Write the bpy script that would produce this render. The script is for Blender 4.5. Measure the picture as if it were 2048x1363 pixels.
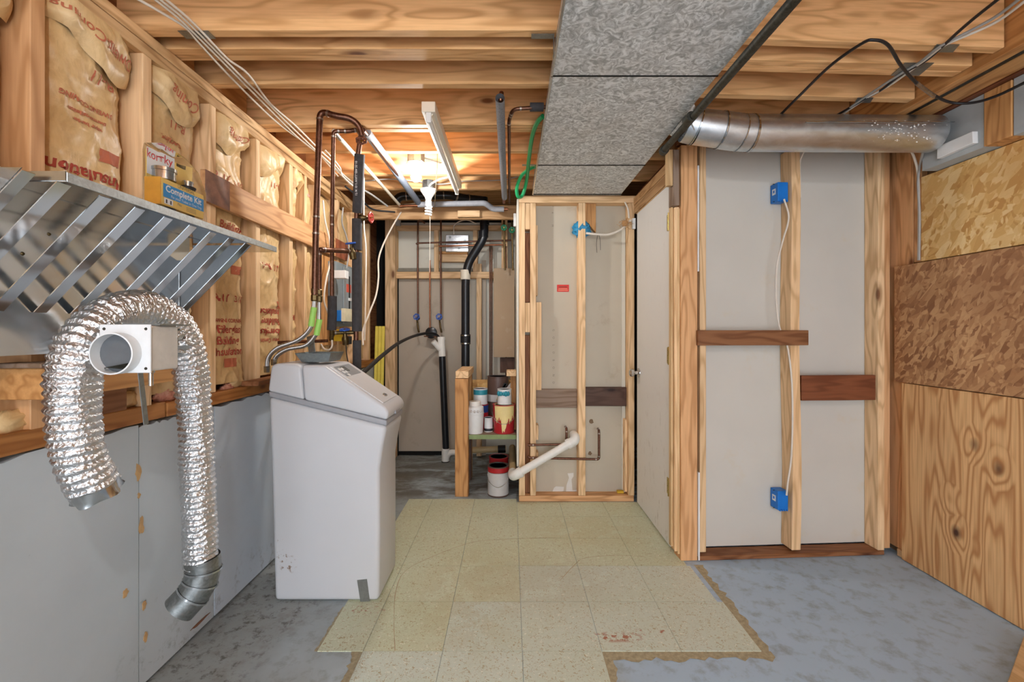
import bpy, bmesh, math, random
from mathutils import Vector, Matrix, Quaternion, noise as mnoise
random.seed(7)
for o in list(bpy.data.objects): bpy.data.objects.remove(o)
S = bpy.context.scene
COL = S.collection
PI = math.pi
# ------------------------------------------------------------------ camera
F, CX, CY, H = 883.0, 1021.0, 661.0, 1.22        # photograph's focal length (px), vanishing point, eye height
cam = bpy.data.cameras.new('camera'); cam.sensor_width = 36; cam.lens = 36*F/2048
cam.shift_x = (1024-CX)/2048; cam.shift_y = -(681.5-CY)/2048; cam.clip_start = .02
co = bpy.data.objects.new('camera', cam); COL.objects.link(co)
co.location = (0, 0, H); co.rotation_euler = (PI/2, 0, 0); S.camera = co
# ------------------------------------------------------------------ world and exposure
W = bpy.data.worlds.new('world'); S.world = W; W.use_nodes = True
W.node_tree.nodes['Background'].inputs[0].default_value = (.86, .92, 1, 1)
W.node_tree.nodes['Background'].inputs[1].default_value = 2.9
S.view_settings.view_transform = 'Standard'; S.view_settings.look = 'None'
S.view_settings.gamma = 1; S.view_settings.use_curve_mapping = False
S.view_settings.exposure = 0.82
BULB_FAR, BULB_NEAR = 400.0, 520.0               # radiance of the two bare bulbs
# ------------------------------------------------------------------ helpers: photograph -> place
def P(x, y, Y): return Vector(((x-CX)*Y/F, Y, H-(y-CY)*Y/F))
def PZ(x, y, z): return P(x, y, F*(z-H)/(CY-y))
def PX(x, y, X): return P(x, y, F*X/(x-CX))
def XA(x, Y): return (x-CX)*Y/F
def ZA(y, Y): return H-(y-CY)*Y/F
# ------------------------------------------------------------------ node helpers
class Mat:
    def __init__(s, name, rough=.6, metal=0.0, spec=.4):
        s.m = bpy.data.materials.new(name); s.m.use_nodes = True
        s.t = s.m.node_tree; s.b = s.t.nodes['Principled BSDF']
        s.b.inputs['Roughness'].default_value = rough; s.b.inputs['Metallic'].default_value = metal
        s.b.inputs['Specular IOR Level'].default_value = spec
    def n(s, t): return s.t.nodes.new(t)
    def put(s, sock, v):
        if isinstance(v, bpy.types.NodeSocket): s.t.links.new(v, sock)
        elif isinstance(v, (tuple, list)) and len(v) == 3 and sock.type == 'RGBA': sock.default_value = (*v, 1)
        else: sock.default_value = v
    def obj(s): return s.n('ShaderNodeTexCoord').outputs['Object']
    def pos(s): return s.n('ShaderNodeNewGeometry').outputs['Position']
    def rnd(s): return s.n('ShaderNodeObjectInfo').outputs['Random']
    def vm(s, op, a, b):
        k = s.n('ShaderNodeVectorMath'); k.operation = op; s.put(k.inputs[0], a); s.put(k.inputs[1], b); return k.outputs[0]
    def ma(s, op, a, b=0.0, c=None):
        k = s.n('ShaderNodeMath'); k.operation = op; s.put(k.inputs[0], a); s.put(k.inputs[1], b)
        if c is not None: s.put(k.inputs[2], c)
        return k.outputs[0]
    def map(s, v, scale=(1,1,1), rot=(0,0,0), loc=(0,0,0)):
        k = s.n('ShaderNodeMapping'); s.put(k.inputs[0], v); k.inputs['Scale'].default_value = scale
        k.inputs['Rotation'].default_value = rot; k.inputs['Location'].default_value = loc; return k.outputs[0]
    def noise(s, v, scale, detail=3, rough=.5, dist=0):
        k = s.n('ShaderNodeTexNoise'); s.put(k.inputs['Vector'], v); k.inputs['Scale'].default_value = scale
        k.inputs['Detail'].default_value = detail; k.inputs['Roughness'].default_value = rough
        k.inputs['Distortion'].default_value = dist; return k.outputs['Fac']
    def vor(s, v, scale, out='Distance', feature='F1'):
        k = s.n('ShaderNodeTexVoronoi'); k.feature = feature; s.put(k.inputs['Vector'], v); k.inputs['Scale'].default_value = scale
        return k.outputs[out]
    def ramp(s, f, stops):
        k = s.n('ShaderNodeValToRGB'); s.put(k.inputs[0], f); e = k.color_ramp.elements
        while len(e) < len(stops): e.new(.5)
        for i, (p, c) in enumerate(stops):
            e[i].position = p; e[i].color = (*c, 1) if isinstance(c, (tuple, list)) else (c, c, c, 1)
        return k.outputs[0]
    def mix(s, f, a, b, mode='MIX'):
        k = s.n('ShaderNodeMix'); k.data_type = 'RGBA'; k.blend_type = mode
        s.put(k.inputs[0], f); s.put(k.inputs[6], a); s.put(k.inputs[7], b); return k.outputs[2]
    def bump(s, h, strength=.3, dist=.01):
        k = s.n('ShaderNodeBump'); k.inputs['Strength'].default_value = strength; k.inputs['Distance'].default_value = dist
        s.put(k.inputs['Height'], h); s.t.links.new(k.outputs[0], s.b.inputs['Normal'])
    def col(s, c): s.put(s.b.inputs['Base Color'], c)
def hexc(r, g, b):
    f = lambda u: (u/255/12.92) if u/255 <= .04045 else ((u/255+.055)/1.055)**2.4
    return (f(r), f(g), f(b))
_cache = {}
def plain(name, rgb, rough=.5, metal=0.0, var=.12, bump=0.0, scale=18):
    if name in _cache: return _cache[name]
    m = Mat(name, rough, metal); c = hexc(*rgb)
    f = m.noise(m.obj(), scale, 4, .6)
    lo = tuple(v*(1-var) for v in c); hi = tuple(min(1, v*(1+var)) for v in c)
    m.col(m.ramp(f, [(.3, lo), (.7, hi)]))
    if bump: m.bump(m.noise(m.obj(), scale*5, 3), bump, .004)
    _cache[name] = m.m; return m.m
def wood(name, rgb, axis, contrast=.34, knots=.085, rings=7.0, al=1.3, ac=11.0, rough=.62):
    key = name+axis
    if key in _cache: return _cache[key]
    m = Mat(name+'_'+axis, rough); c = hexc(*rgb)
    r = m.rnd(); off = m.n('ShaderNodeCombineXYZ')
    for i, k in enumerate((17.0, 29.0, 41.0)): m.put(off.inputs[i], m.ma('MULTIPLY', r, k))
    v = m.vm('ADD', m.obj(), off.outputs[0])
    sc = lambda a, b: tuple(a if ax == axis else b for ax in 'xyz')
    kd = m.vor(m.map(v, sc(2.0, 5.0)), 1.0)                       # knots: sparse ellipses along the grain
    kn = m.ramp(kd, [(0, 1.0), (knots*.55, .95), (knots, .35), (knots*1.9, 0.0)])
    base = m.noise(m.map(v, sc(al, ac)), 1.0, 2, .45)
    warp = m.ma('ADD', base, m.ma('MULTIPLY', m.ramp(kd, [(0, 1.0), (.3, 0.0)]), .18))
    ring = m.ma('SINE', m.ma('MULTIPLY', warp, rings*6.283))
    ring = m.ma('MULTIPLY_ADD', ring, .5, .5)
    fine = m.noise(m.map(v, sc(5.0, 130.0)), 1.0, 3, .6)
    tone = m.noise(m.map(v, sc(.8, 3.0)), 1.0, 2)
    d = contrast
    dark = (c[0]*(1-d), c[1]*(1-d*1.25), c[2]*(1-d*1.5)); lite = (min(1, c[0]*1.1), min(1, c[1]*1.13), min(1, c[2]*1.18))
    g = m.mix(m.ma('POWER', ring, 2.2), lite, dark)
    g = m.mix(m.ramp(fine, [(.35, .30), (.65, 0.0)]), g, (c[0]*.62, c[1]*.52, c[2]*.42))
    g = m.mix(m.ramp(tone, [(.35, .35), (.7, 0.0)]), g, (c[0]*.78, c[1]*.70, c[2]*.60))
    g = m.mix(kn, g, (c[0]*.22, c[1]*.13, c[2]*.09))
    hv = m.n('ShaderNodeHueSaturation'); m.put(hv.inputs['Color'], g)
    m.put(hv.inputs['Value'], m.ma('MULTIPLY_ADD', m.ma('FRACT', m.ma('MULTIPLY', r, 7.31)), .22, .88))
    m.col(hv.outputs[0]); m.bump(fine, .12, .002)
    _cache[key] = m.m; return m.m
WOODS = {'joist': ((242, 192, 134), .26), 'stud': ((238, 202, 156), .24), 'plate': ((216, 178, 130), .32), 'sill': ((176, 118, 62), .36),
         'orange': ((206, 152, 94), .32), 'post': ((224, 174, 124), .30), 'brown': ((146, 98, 62), .42), 'grey': ((150, 128, 110), .34),
         'dark': ((92, 66, 54), .30), 'redbrown': ((128, 74, 44), .34), 'pale': ((226, 190, 140), .2), 'header': ((198, 158, 112), .34)}
def wmat(tone, axis):
    rgb, k = WOODS[tone]; return wood('wood_'+tone, rgb, axis, k)
def metal(name, rgb, rough=.38, spangle=.25, scale=60, bump=.04, stretch=(1,1,1)):
    if name in _cache: return _cache[name]
    m = Mat(name, rough, 1.0); c = hexc(*rgb)
    v = m.map(m.obj(), stretch)
    f = m.noise(v, scale, 3, .65, 1.2)
    m.col(m.ramp(f, [(.35, tuple(k*(1-spangle) for k in c)), (.65, tuple(min(1, k*(1+spangle)) for k in c))]))
    m.put(m.b.inputs['Roughness'], m.ma('MULTIPLY_ADD', f, .2, rough-.08)); m.bump(f, bump, .003)
    _cache[name] = m.m; return m.m
def galvanised():
    m = Mat('galvanised_spangle', .5, .1)
    v = m.obj(); w = m.noise(v, 26, 4, .6, 2.2); s2 = m.noise(v, 6, 2)
    c = m.ramp(w, [(.36, hexc(160, 164, 164)), (.5, hexc(204, 208, 208)), (.62, hexc(240, 244, 245))])
    c = m.mix(m.ramp(s2, [(.4, 0.0), (.75, .3)]), c, hexc(176, 172, 164)); m.col(c); m.bump(w, .05, .002); return m.m
# ------------------------------------------------------------------ mesh builder
def fillet(pts, r, n=6):
    pts = [Vector(p) for p in pts]; out = [pts[0]]
    for i in range(1, len(pts)-1):
        a, b, c = pts[i-1], pts[i], pts[i+1]
        d1 = (a-b); d2 = (c-b); rr = min(r, d1.length*.49, d2.length*.49)
        p1 = b+d1.normalized()*rr; p2 = b+d2.normalized()*rr
        for k in range(n+1):
            t = k/n; out.append((1-t)**2*p1+2*t*(1-t)*b+t*t*p2)
    out.append(pts[-1]); return out
def smooth(pts, n=8):
    pts = [Vector(p) for p in pts]; q = [pts[0]*2-pts[1]]+pts+[pts[-1]*2-pts[-2]]; out = []
    for i in range(1, len(q)-2):
        p0, p1, p2, p3 = q[i-1:i+3]
        for k in range(n):
            t = k/n
            out.append(.5*((2*p1)+(p2-p0)*t+(2*p0-5*p1+4*p2-p3)*t*t+(3*p1-p0-3*p2+p3)*t**3))
    out.append(pts[-1]); return out
class MB:
    def __init__(s): s.v = []; s.f = []
    def add(s, v, f):
        n = len(s.v); s.v += [Vector(p) for p in v]; s.f += [tuple(i+n for i in q) for q in f]; return s
    def box(s, x0, x1, y0, y1, z0, z1):
        return s.add([(x0,y0,z0),(x1,y0,z0),(x1,y1,z0),(x0,y1,z0),(x0,y0,z1),(x1,y0,z1),(x1,y1,z1),(x0,y1,z1)],
                     [(0,3,2,1),(4,5,6,7),(0,1,5,4),(1,2,6,5),(2,3,7,6),(3,0,4,7)])
    def bar(s, a, b, w, t, up=(0,0,1)):                       # rectangular bar from a to b: w sideways, t along up
        a = Vector(a); b = Vector(b); d = (b-a).normalized(); sd = d.cross(Vector(up)).normalized(); u = sd.cross(d)
        vs = []
        for p in (a, b):
            for i, j in ((-1,-1),(1,-1),(1,1),(-1,1)): vs.append(p+sd*(i*w/2)+u*(j*t/2))
        return s.add(vs, [(3,2,1,0),(4,5,6,7),(0,1,5,4),(1,2,6,5),(2,3,7,6),(3,0,4,7)])
    def prism(s, poly, axis, a0, a1):                          # polygon (two coords) extruded along axis
        def pt(p, a): return {'x': (a, p[0], p[1]), 'y': (p[0], a, p[1]), 'z': (p[0], p[1], a)}[axis]
        n = len(poly); vs = [pt(p, a0) for p in poly]+[pt(p, a1) for p in poly]
        return s.add(vs, [tuple(range(n-1, -1, -1)), tuple(range(n, 2*n))]+[(i, (i+1) % n, n+(i+1) % n, n+i) for i in range(n)])
    def tube(s, pts, r, seg=12, cap=True, rf=None):
        pts = [Vector(p) for p in pts]; n = len(pts); vs = []; fs = []
        tan = [((pts[min(i+1, n-1)]-pts[max(i-1, 0)]).normalized()) for i in range(n)]
        u = tan[0].orthogonal().normalized()
        for i in range(n):
            if i: u = (tan[i-1].rotation_difference(tan[i]) @ u)
            u = (u-tan[i]*u.dot(tan[i])).normalized(); w = tan[i].cross(u)
            for k in range(seg):
                a = 2*PI*k/seg; rr = r if rf is None else rf(i, a)
                vs.append(pts[i]+(u*math.cos(a)+w*math.sin(a))*rr)
        for i in range(n-1):
            for k in range(seg):
                k2 = (k+1) % seg; fs.append((i*seg+k, i*seg+k2, (i+1)*seg+k2, (i+1)*seg+k))
        if cap: fs += [tuple(range(seg-1, -1, -1)), tuple(range((n-1)*seg, n*seg))]
        return s.add(vs, fs)
    def lathe(s, prof, base, axis=(0,0,1), seg=24):            # prof: (radius, height) pairs
        base = Vector(base); ax = Vector(axis).normalized(); u = ax.orthogonal().normalized(); w = ax.cross(u); vs = []; fs = []
        for r, h in prof:
            for k in range(seg):
                a = 2*PI*k/seg; vs.append(base+ax*h+(u*math.cos(a)+w*math.sin(a))*max(r, 1e-5))
        m = len(prof)
        for i in range(m-1):
            for k in range(seg):
                k2 = (k+1) % seg; fs.append((i*seg+k, i*seg+k2, (i+1)*seg+k2, (i+1)*seg+k))
        if prof[0][0] > 1e-4: fs.append(tuple(range(seg-1, -1, -1)))
        if prof[-1][0] > 1e-4: fs.append(tuple(range((m-1)*seg, m*seg)))
        return s.add(vs, fs)
    def ball(s, c, r, seg=16, sz=1.0):
        n = seg//2; return s.lathe([(r*math.sin(PI*i/n), -r*sz*math.cos(PI*i/n)) for i in range(n+1)], c, (0,0,1), seg)
    def grid(s, nu, nv, fn):
        vs = [fn(i/nu, j/nv) for j in range(nv+1) for i in range(nu+1)]
        return s.add(vs, [(j*(nu+1)+i, j*(nu+1)+i+1, (j+1)*(nu+1)+i+1, (j+1)*(nu+1)+i) for j in range(nv) for i in range(nu)])
    def xf(s, fn): s.v = [Vector(fn(p)) for p in s.v]; return s
WL = {}
def tag(o, label=None, cat=None, group=None, kind=None):
    if label: o['label'] = label
    if cat: o['category'] = cat
    if group: o['group'] = group
    if kind: o['kind'] = kind
    return o
def mesh_obj(name, me, mat, parent, c):
    o = bpy.data.objects.new(name, me); COL.objects.link(o)
    if mat: me.materials.clear(); me.materials.append(mat)
    if parent: o.parent = parent; o.location = c-WL[parent.name]
    else: o.location = c
    WL[o.name] = c; return o
def obj(name, mb, mat, parent=None, bevel=0, seg=2, sm=False, ang=40, recalc=True):
    lo = Vector((min(p[i] for p in mb.v) for i in range(3))); hi = Vector((max(p[i] for p in mb.v) for i in range(3)))
    c = (lo+hi)/2
    if not parent: c.z = lo.z
    me = bpy.data.meshes.new(name); me.from_pydata([p-c for p in mb.v], [], mb.f); me.update()
    if bevel or recalc:
        bm = bmesh.new(); bm.from_mesh(me)
        if recalc: bmesh.ops.recalc_face_normals(bm, faces=bm.faces)
        if bevel: bmesh.ops.bevel(bm, geom=bm.edges[:], offset=bevel, segments=seg, profile=.5, affect='EDGES', clamp_overlap=True)
        bm.to_mesh(me); bm.free()
    if sm or bevel and seg > 2:
        me.polygons.foreach_set('use_smooth', [True]*len(me.polygons))
        try: me.set_sharp_from_angle(angle=math.radians(ang))
        except Exception: pass
    return mesh_obj(name, me, mat, parent, c)
def thing(name, label, cat, loc, group=None):
    o = bpy.data.objects.new(name, None); COL.objects.link(o); o.empty_display_size = .05
    o.location = loc; WL[o.name] = Vector(loc); return tag(o, label, cat, group)
def struct(name, mb, mat, label, cat, **k): return tag(obj(name, mb, mat, **k), label, cat, None, 'structure')
def lumber(name, x0, x1, y0, y1, z0, z1, tone, parent, bevel=.0022, xf=None):
    d = {'x': x1-x0, 'y': y1-y0, 'z': z1-z0}; ax = max(d, key=d.get)
    mb = MB().box(x0, x1, y0, y1, z0, z1)
    if xf: mb.xf(xf)
    return obj(name, mb, wmat(tone, ax), parent, bevel, 1)
def text_mesh(s, size, bold=0.0, spacing=1.0):
    cu = bpy.data.curves.new('t', 'FONT'); cu.body = s; cu.size = size; cu.align_x = 'CENTER'; cu.align_y = 'CENTER'
    cu.resolution_u = 3; cu.offset = bold; cu.space_character = spacing
    o = bpy.data.objects.new('t', cu); COL.objects.link(o); bpy.context.view_layer.update()
    me = bpy.data.meshes.new_from_object(o.evaluated_get(bpy.context.evaluated_depsgraph_get()))
    bpy.data.objects.remove(o); bpy.data.curves.remove(cu); return me
def text_on(name, s, size, fn, mat, parent, bold=0.0, sub=0, spacing=1.0):   # fn maps the flat letter outline onto a surface
    me = text_mesh(s, size, bold, spacing)
    bm = bmesh.new(); bm.from_mesh(me); bmesh.ops.triangulate(bm, faces=bm.faces)
    for _ in range(sub):
        L = [e for e in bm.edges if e.calc_length() > .006]
        if L: bmesh.ops.subdivide_edges(bm, edges=L, cuts=1)
    mb = MB(); bm.verts.ensure_lookup_table(); bm.verts.index_update()
    mb.v = [Vector(fn(v.co.x, v.co.y)) for v in bm.verts]; mb.f = [tuple(v.index for v in f.verts) for f in bm.faces]
    bm.free(); bpy.data.meshes.remove(me)
    return obj(name, mb, mat, parent, recalc=False) if mb.v else None

# ------------------------------------------------------------------ shared materials
M_galv = galvanised()
M_steel = metal('bright_galvanised_sheet', (186, 190, 192), .16, .10, 14, .02)
M_shelfsteel = metal('shelf_sheet', (206, 210, 212), .11, .05, 7, .008)
M_copper = metal('aged_copper', (112, 80, 66), .42, .30, 40)
M_copperb = metal('brighter_copper', (160, 106, 78), .36, .25, 40)
M_solder = metal('solder', (170, 160, 150), .4, .2, 90)
M_brass = metal('brass', (176, 146, 74), .3, .12, 60)
M_darkbrass = metal('tarnished_brass', (104, 88, 60), .42, .25, 60)
M_iron = metal('black_iron', (84, 84, 78), .55, .3, 50, .1)
M_chrome = metal('chrome', (214, 214, 214), .12, .04, 20)
M_hinge = metal('brass_hinge', (190, 170, 104), .34, .15, 50)
M_insul = plain('pipe_insulation', (66, 64, 66), .85, 0, .2, .2, 40)
M_insulg = plain('grey_pipe_insulation', (150, 152, 158), .7, 0, .12, .15, 40)
M_abs = plain('black_drain_pipe', (30, 32, 36), .28, 0, .15)
M_rubber = plain('black_rubber', (26, 26, 28), .5, 0, .15)
M_pvc = plain('white_pvc', (232, 230, 224), .35, 0, .05)
M_cpvc = plain('cream_cpvc', (222, 214, 196), .4, 0, .05)
M_cable = plain('white_cable', (226, 216, 202), .45, 0, .06)
M_cableg = plain('grey_cable', (168, 166, 162), .5, 0, .1)
M_cableb = plain('black_cable', (30, 29, 32), .4, 0, .1)
M_porc = plain('porcelain', (238, 236, 230), .25, 0, .03)
M_white = plain('white_plastic', (232, 233, 232), .4, 0, .03)
M_blue = plain('blue_plastic', (22, 118, 208), .4, 0, .08)
M_bluev = plain('blue_valve', (44, 88, 176), .45, 0, .15)
M_red = plain('red_valve', (190, 62, 50), .5, 0, .18)
M_greenv = plain('green_valve', (30, 120, 84), .5, 0, .15)
M_redink = plain('red_ink', (170, 70, 52), .7, 0, .12)
M_redink2 = plain('faded_red_ink', (184, 104, 74), .7, 0, .14)
M_grey = plain('grey_enamel', (134, 144, 148), .45, 0, .06)
M_black = plain('matte_black', (14, 13, 12), .9, 0, .1)

def m_concrete():
    m = Mat('concrete_floor', .62); p = m.pos()
    a = m.noise(p, 1.6, 5, .6); b = m.noise(p, 14, 5, .65); sep = m.n('ShaderNodeSeparateXYZ'); m.put(sep.inputs[0], p)
    c = m.ramp(a, [(.3, hexc(156, 168, 172)), (.5, hexc(170, 184, 190)), (.7, hexc(184, 200, 208))])
    wob = m.ma('ADD', sep.outputs[0], m.ma('MULTIPLY_ADD', m.noise(p, 5, 4), .5, -.25))
    c = m.mix(m.ramp(wob, [(0, 0.0), (.25, 0.0), (.5, .75)]), c, hexc(172, 198, 224))          # bluish daylight cast at the right, put into the concrete colour
    left = m.ramp(m.ma('MULTIPLY', wob, -1.0), [(.6, 0.0), (1.0, .6)])
    c = m.mix(left, c, hexc(134, 130, 120))                                                    # worn bare slab at the left
    c = m.mix(m.ramp(b, [(.30, .5), (.5, 0.0)]), c, hexc(120, 116, 106))
    st = m.noise(m.map(p, (1.2, 3.0, 1)), 2.2, 5, .7, .8)
    far = m.ramp(m.ma('MULTIPLY_ADD', sep.outputs[1], .5, -1.4), [(.15, 0.0), (.25, 1.0)])
    c = m.mix(m.ma('MULTIPLY', far, m.ramp(st, [(.42, 0.0), (.56, .8)])), c, hexc(98, 92, 80))     # old damp stains in the alcove
    dirt = m.ma('MULTIPLY', m.ramp(m.ma('MULTIPLY', wob, -1.0), [(.82, 0.0), (1.0, 1.0)]), m.ramp(m.noise(p, 22, 5, .75), [(.52, 0.0), (.64, .7)]))
    c = m.mix(dirt, c, hexc(70, 64, 54))
    m.col(c); m.bump(b, .15, .004); return m.m
def m_tile(name, c1, c2, c3):
    m = Mat(name, .42); p = m.pos(); r = m.rnd()
    base = m.mix(m.ma('MULTIPLY', r, .9), hexc(*c1), hexc(*c2))
    big = m.noise(p, 2.4, 4, .6); c = m.mix(m.ramp(big, [(.35, .5), (.65, 0.0)]), base, hexc(*c3))
    fl = m.noise(m.map(p, (1, 1, 1), (0, 0, .5)), 95, 2, .5, 1.5)
    c = m.mix(m.ramp(fl, [(.58, 0.0), (.66, .75)]), c, hexc(166, 146, 98))
    fl2 = m.noise(m.map(p, (1, 1.4, 1), (0, 0, -.7), (3, 5, 1)), 80, 2, .5, 1.5)
    c = m.mix(m.ramp(fl2, [(.62, 0.0), (.7, .7)]), c, hexc(242, 242, 228))
    def spot(cx, cy, rx, ry, thr, sc, colr, amt):
        q = m.map(p, (1/rx, 1/ry, 0), (0, 0, 0), (-cx/rx, -cy/ry, 0)); k = m.n('ShaderNodeVectorMath'); k.operation = 'LENGTH'; m.put(k.inputs[0], q)
        f = m.ma('MULTIPLY', m.ramp(k.outputs['Value'], [(.5, 1.0), (1.0, 0.0)]), m.ramp(m.noise(p, sc, 4, .65), [(thr, 0.0), (thr+.05, amt)]))
        return f, colr
    for sp in (spot(.42, 1.755, .13, .035, .5, 38, hexc(164, 84, 46), .85), spot(.55, 1.79, .14, .04, .58, 45, hexc(164, 84, 46), .8),
               spot(-.63, 1.93, .11, .035, .55, 45, hexc(158, 84, 48), .8), spot(.18, 2.15, .42, .33, .40, 6, hexc(180, 172, 150), .25),
               spot(-.2, 2.05, .3, .5, .45, 9, hexc(186, 174, 136), .25), spot(.5, 2.7, .5, .3, .42, 8, hexc(192, 178, 132), .25)):
        c = m.mix(sp[0], c, sp[1])
    m.col(c); m.bump(fl, .03, .001); return m.m
def m_foam(name, rgb, dirt=.5, lines=False):
    m = Mat(name, .55); p = m.pos(); c = hexc(*rgb)
    n1 = m.noise(p, 3, 5, .6); col = m.ramp(n1, [(.3, tuple(v*.90 for v in c)), (.7, c)])
    sp = m.noise(p, 9, 6, .75); col = m.mix(m.ramp(sp, [(.66, 0.0), (.74, dirt)]), col, hexc(112, 102, 92))
    sep = m.n('ShaderNodeSeparateXYZ'); m.put(sep.inputs[0], p)
    low = m.ma('MULTIPLY', m.ramp(sep.outputs[2], [(.03, 1.0), (.22, 0.0)]), m.ramp(m.noise(p, 14, 6, .8), [(.54, 0.0), (.66, dirt)]))
    col = m.mix(low, col, hexc(84, 76, 66)); m.col(col)
    m.bump(m.noise(m.map(p, (1, 4, 60)) if lines else p, 3 if lines else 60, 3), .12, .003); return m.m
def m_osb(name, a, b, d, k=1.0):
    m = Mat(name, .6); v = m.obj(); lay = []
    for rot, sx, sy in ((.5, 9, 34), (-.7, 34, 10), (1.2, 13, 44)):
        q = m.map(m.map(v, (1, 1, 1), (rot, 0, 0)), (1, sx*k, sy*k)); q = m.vm('ADD', q, m.vm('MULTIPLY', m.n('ShaderNodeTexNoise').outputs['Color'], (0, .4, .4)))
        lay.append((m.vor(q, 1.0, 'Color'), m.noise(m.map(m.map(v, (1, 1, 1), (rot, 0, 0)), (1, sx*4, sy*4)), 1, 2)))
    def bw(s): k_ = m.n('ShaderNodeRGBToBW'); m.put(k_.inputs[0], s); return k_.outputs[0]
    f = m.mix(m.ramp(m.noise(v, 16, 2), [(.46, 0.0), (.50, 1.0)]), lay[0][0], lay[1][0])
    f = m.mix(m.ramp(m.noise(v, 11, 2, .5, 1), [(.52, 0.0), (.56, 1.0)]), f, lay[2][0])
    c = m.ramp(bw(f), [(.15, hexc(*d)), (.45, hexc(*a)), (.8, hexc(*b))])
    c = m.mix(m.ma('MULTIPLY', lay[0][1], .35), c, hexc(*d)); c = m.mix(m.ramp(m.noise(v, 2.5, 4), [(.4, .0), (.7, .45)]), c, hexc(*d))
    m.col(c); m.bump(bw(f), .12, .002); return m.m
def m_plywood():
    m = Mat('plywood_face', .55); v = m.obj()
    kd = m.vor(m.map(v, (1, 4.2, 2.9)), 1.0)
    n1 = m.noise(m.map(v, (1, 4.2, .42)), 1.4, 2, .4)
    w = m.ma('ADD', n1, m.ma('MULTIPLY', m.ramp(kd, [(0, 1.0), (.3, 0.0)]), .11))
    ring = m.ma('MULTIPLY_ADD', m.ma('SINE', m.ma('MULTIPLY', w, 118.0)), .5, .5)
    fine = m.noise(m.map(v, (1, 130, 4)), 1, 3)
    c = m.mix(m.ma('POWER', ring, 2.0), hexc(238, 194, 138), hexc(198, 142, 90))
    c = m.mix(m.ramp(fine, [(.35, .35), (.6, 0.0)]), c, hexc(176, 120, 74))
    c = m.mix(m.ramp(kd, [(0, 1.0), (.05, .95), (.075, .55), (.13, 0.0)]), c, hexc(62, 30, 24))
    m.col(c); m.bump(fine, .1, .002); return m.m
def m_drywall(name, rgb, mott=.08, stain=None):
    m = Mat(name, .8); p = m.pos(); c = hexc(*rgb)
    n1 = m.noise(p, 2.2, 4, .55); col = m.ramp(n1, [(.3, tuple(v*(1-mott) for v in c)), (.7, tuple(min(1, v*(1+mott*.5)) for v in c))])
    if stain: col = m.mix(m.ramp(m.noise(p, 5, 6, .7), [(.60, 0.0), (.72, .35)]), col, hexc(*stain))
    m.col(col); m.bump(m.noise(p, 220, 2), .04, .001); return m.m
def m_kraft():
    m = Mat('kraft_paper', .42, 0, .5); p = m.obj()
    a = m.noise(p, 5, 4, .6); b = m.noise(m.map(p, (1, 1, .5)), 30, 4, .65, .6)
    c = m.ramp(a, [(.3, hexc(206, 168, 114)), (.55, hexc(224, 192, 140)), (.75, hexc(238, 212, 168))])
    c = m.mix(m.ramp(b, [(.35, .3), (.55, 0.0)]), c, hexc(160, 116, 66)); m.col(c); m.bump(b, .35, .006); return m.m
def m_foil():
    m = Mat('crinkled_foil', .2, 1.0); p = m.obj()
    a = m.vor(p, 120, 'Distance'); b = m.noise(p, 95, 3, .7, 1.0)
    m.col(hexc(222, 224, 226)); m.bump(m.ma('ADD', a, b), .6, .005)
    m.put(m.b.inputs['Roughness'], m.ma('MULTIPLY_ADD', b, .2, .22)); return m.m
def m_fiber():
    m = Mat('pink_glass_wool', .9); p = m.obj(); b = m.noise(p, 30, 5, .7)
    m.col(m.ramp(b, [(.3, hexc(160, 96, 80)), (.5, hexc(214, 152, 132)), (.7, hexc(232, 190, 170))])); m.bump(b, .6, .01); return m.m
M_conc = m_concrete(); M_tile = m_tile('vinyl_tile_yellowed', (204, 211, 184), (208, 215, 190), (196, 199, 162)); M_tile2 = m_tile('vinyl_tile_newer', (203, 213, 200), (208, 218, 207), (198, 206, 182)); M_kraft = m_kraft(); M_foil = m_foil(); M_fiber = m_fiber()
M_foam1 = m_foam('painted_foam', (184, 192, 196)); M_foam2 = m_foam('bare_foam', (200, 211, 222), .5, True)
M_osb1 = m_osb('osb_light', (232, 190, 120), (250, 222, 164), (200, 148, 82)); M_osb2 = m_osb('osb_brown', (190, 142, 98), (220, 176, 128), (146, 100, 66), 1.5)
M_ply = m_plywood()
M_dryw = m_drywall('white_panel', (206, 202, 193), .05, (206, 190, 160)); M_dryt = m_drywall('tan_drywall_back', (196, 186, 168), .07, (160, 140, 112))
M_dryb = m_drywall('grey_brown_drywall', (184, 172, 156), .08, (140, 124, 106)); M_dryc = m_drywall('cream_drywall', (218, 215, 202), .05, (180, 170, 150))

# ================================================================== THE SETTING
JB = 2.245                                                        # underside of the joists
floor = struct('floor', MB().box(-1.6, 2.9, -2.6, 4.9, -.06, 0), M_conc, 'bare grey concrete basement floor partly covered by vinyl tiles', 'floor')
tcols = [(-.735, -.561), (-.561, -.258), (-.258, .045), (.045, .348), (.348, .651), (.651, .915)]
trows = [1.375, 1.678, 1.984, 2.287, 2.59, 2.893, 3.196]
for j in range(len(trows)-1):
    for i, (a, b) in enumerate(tcols):
        if j == 0 and i not in (1, 2, 3): continue
        if j in (1, 2) and i == 5: b = .955 if j == 1 else .93
        y1 = trows[j+1]; y0 = trows[j]
        if j == 5 and i > 2: y1 = 3.14
        g = .0009; t = obj('tile', MB().box(a+g, b-g, y0+g, y1-g, 0, .0032+random.random()*.0005), M_tile2 if (j == 0 or i >= 4 and j < 3 or (i, j) in ((3, 1), (3, 2), (2, 1))) else M_tile, floor)
M_adh = plain('tile_adhesive', (168, 158, 130), .8, 0, .25, .3, 60)
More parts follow.
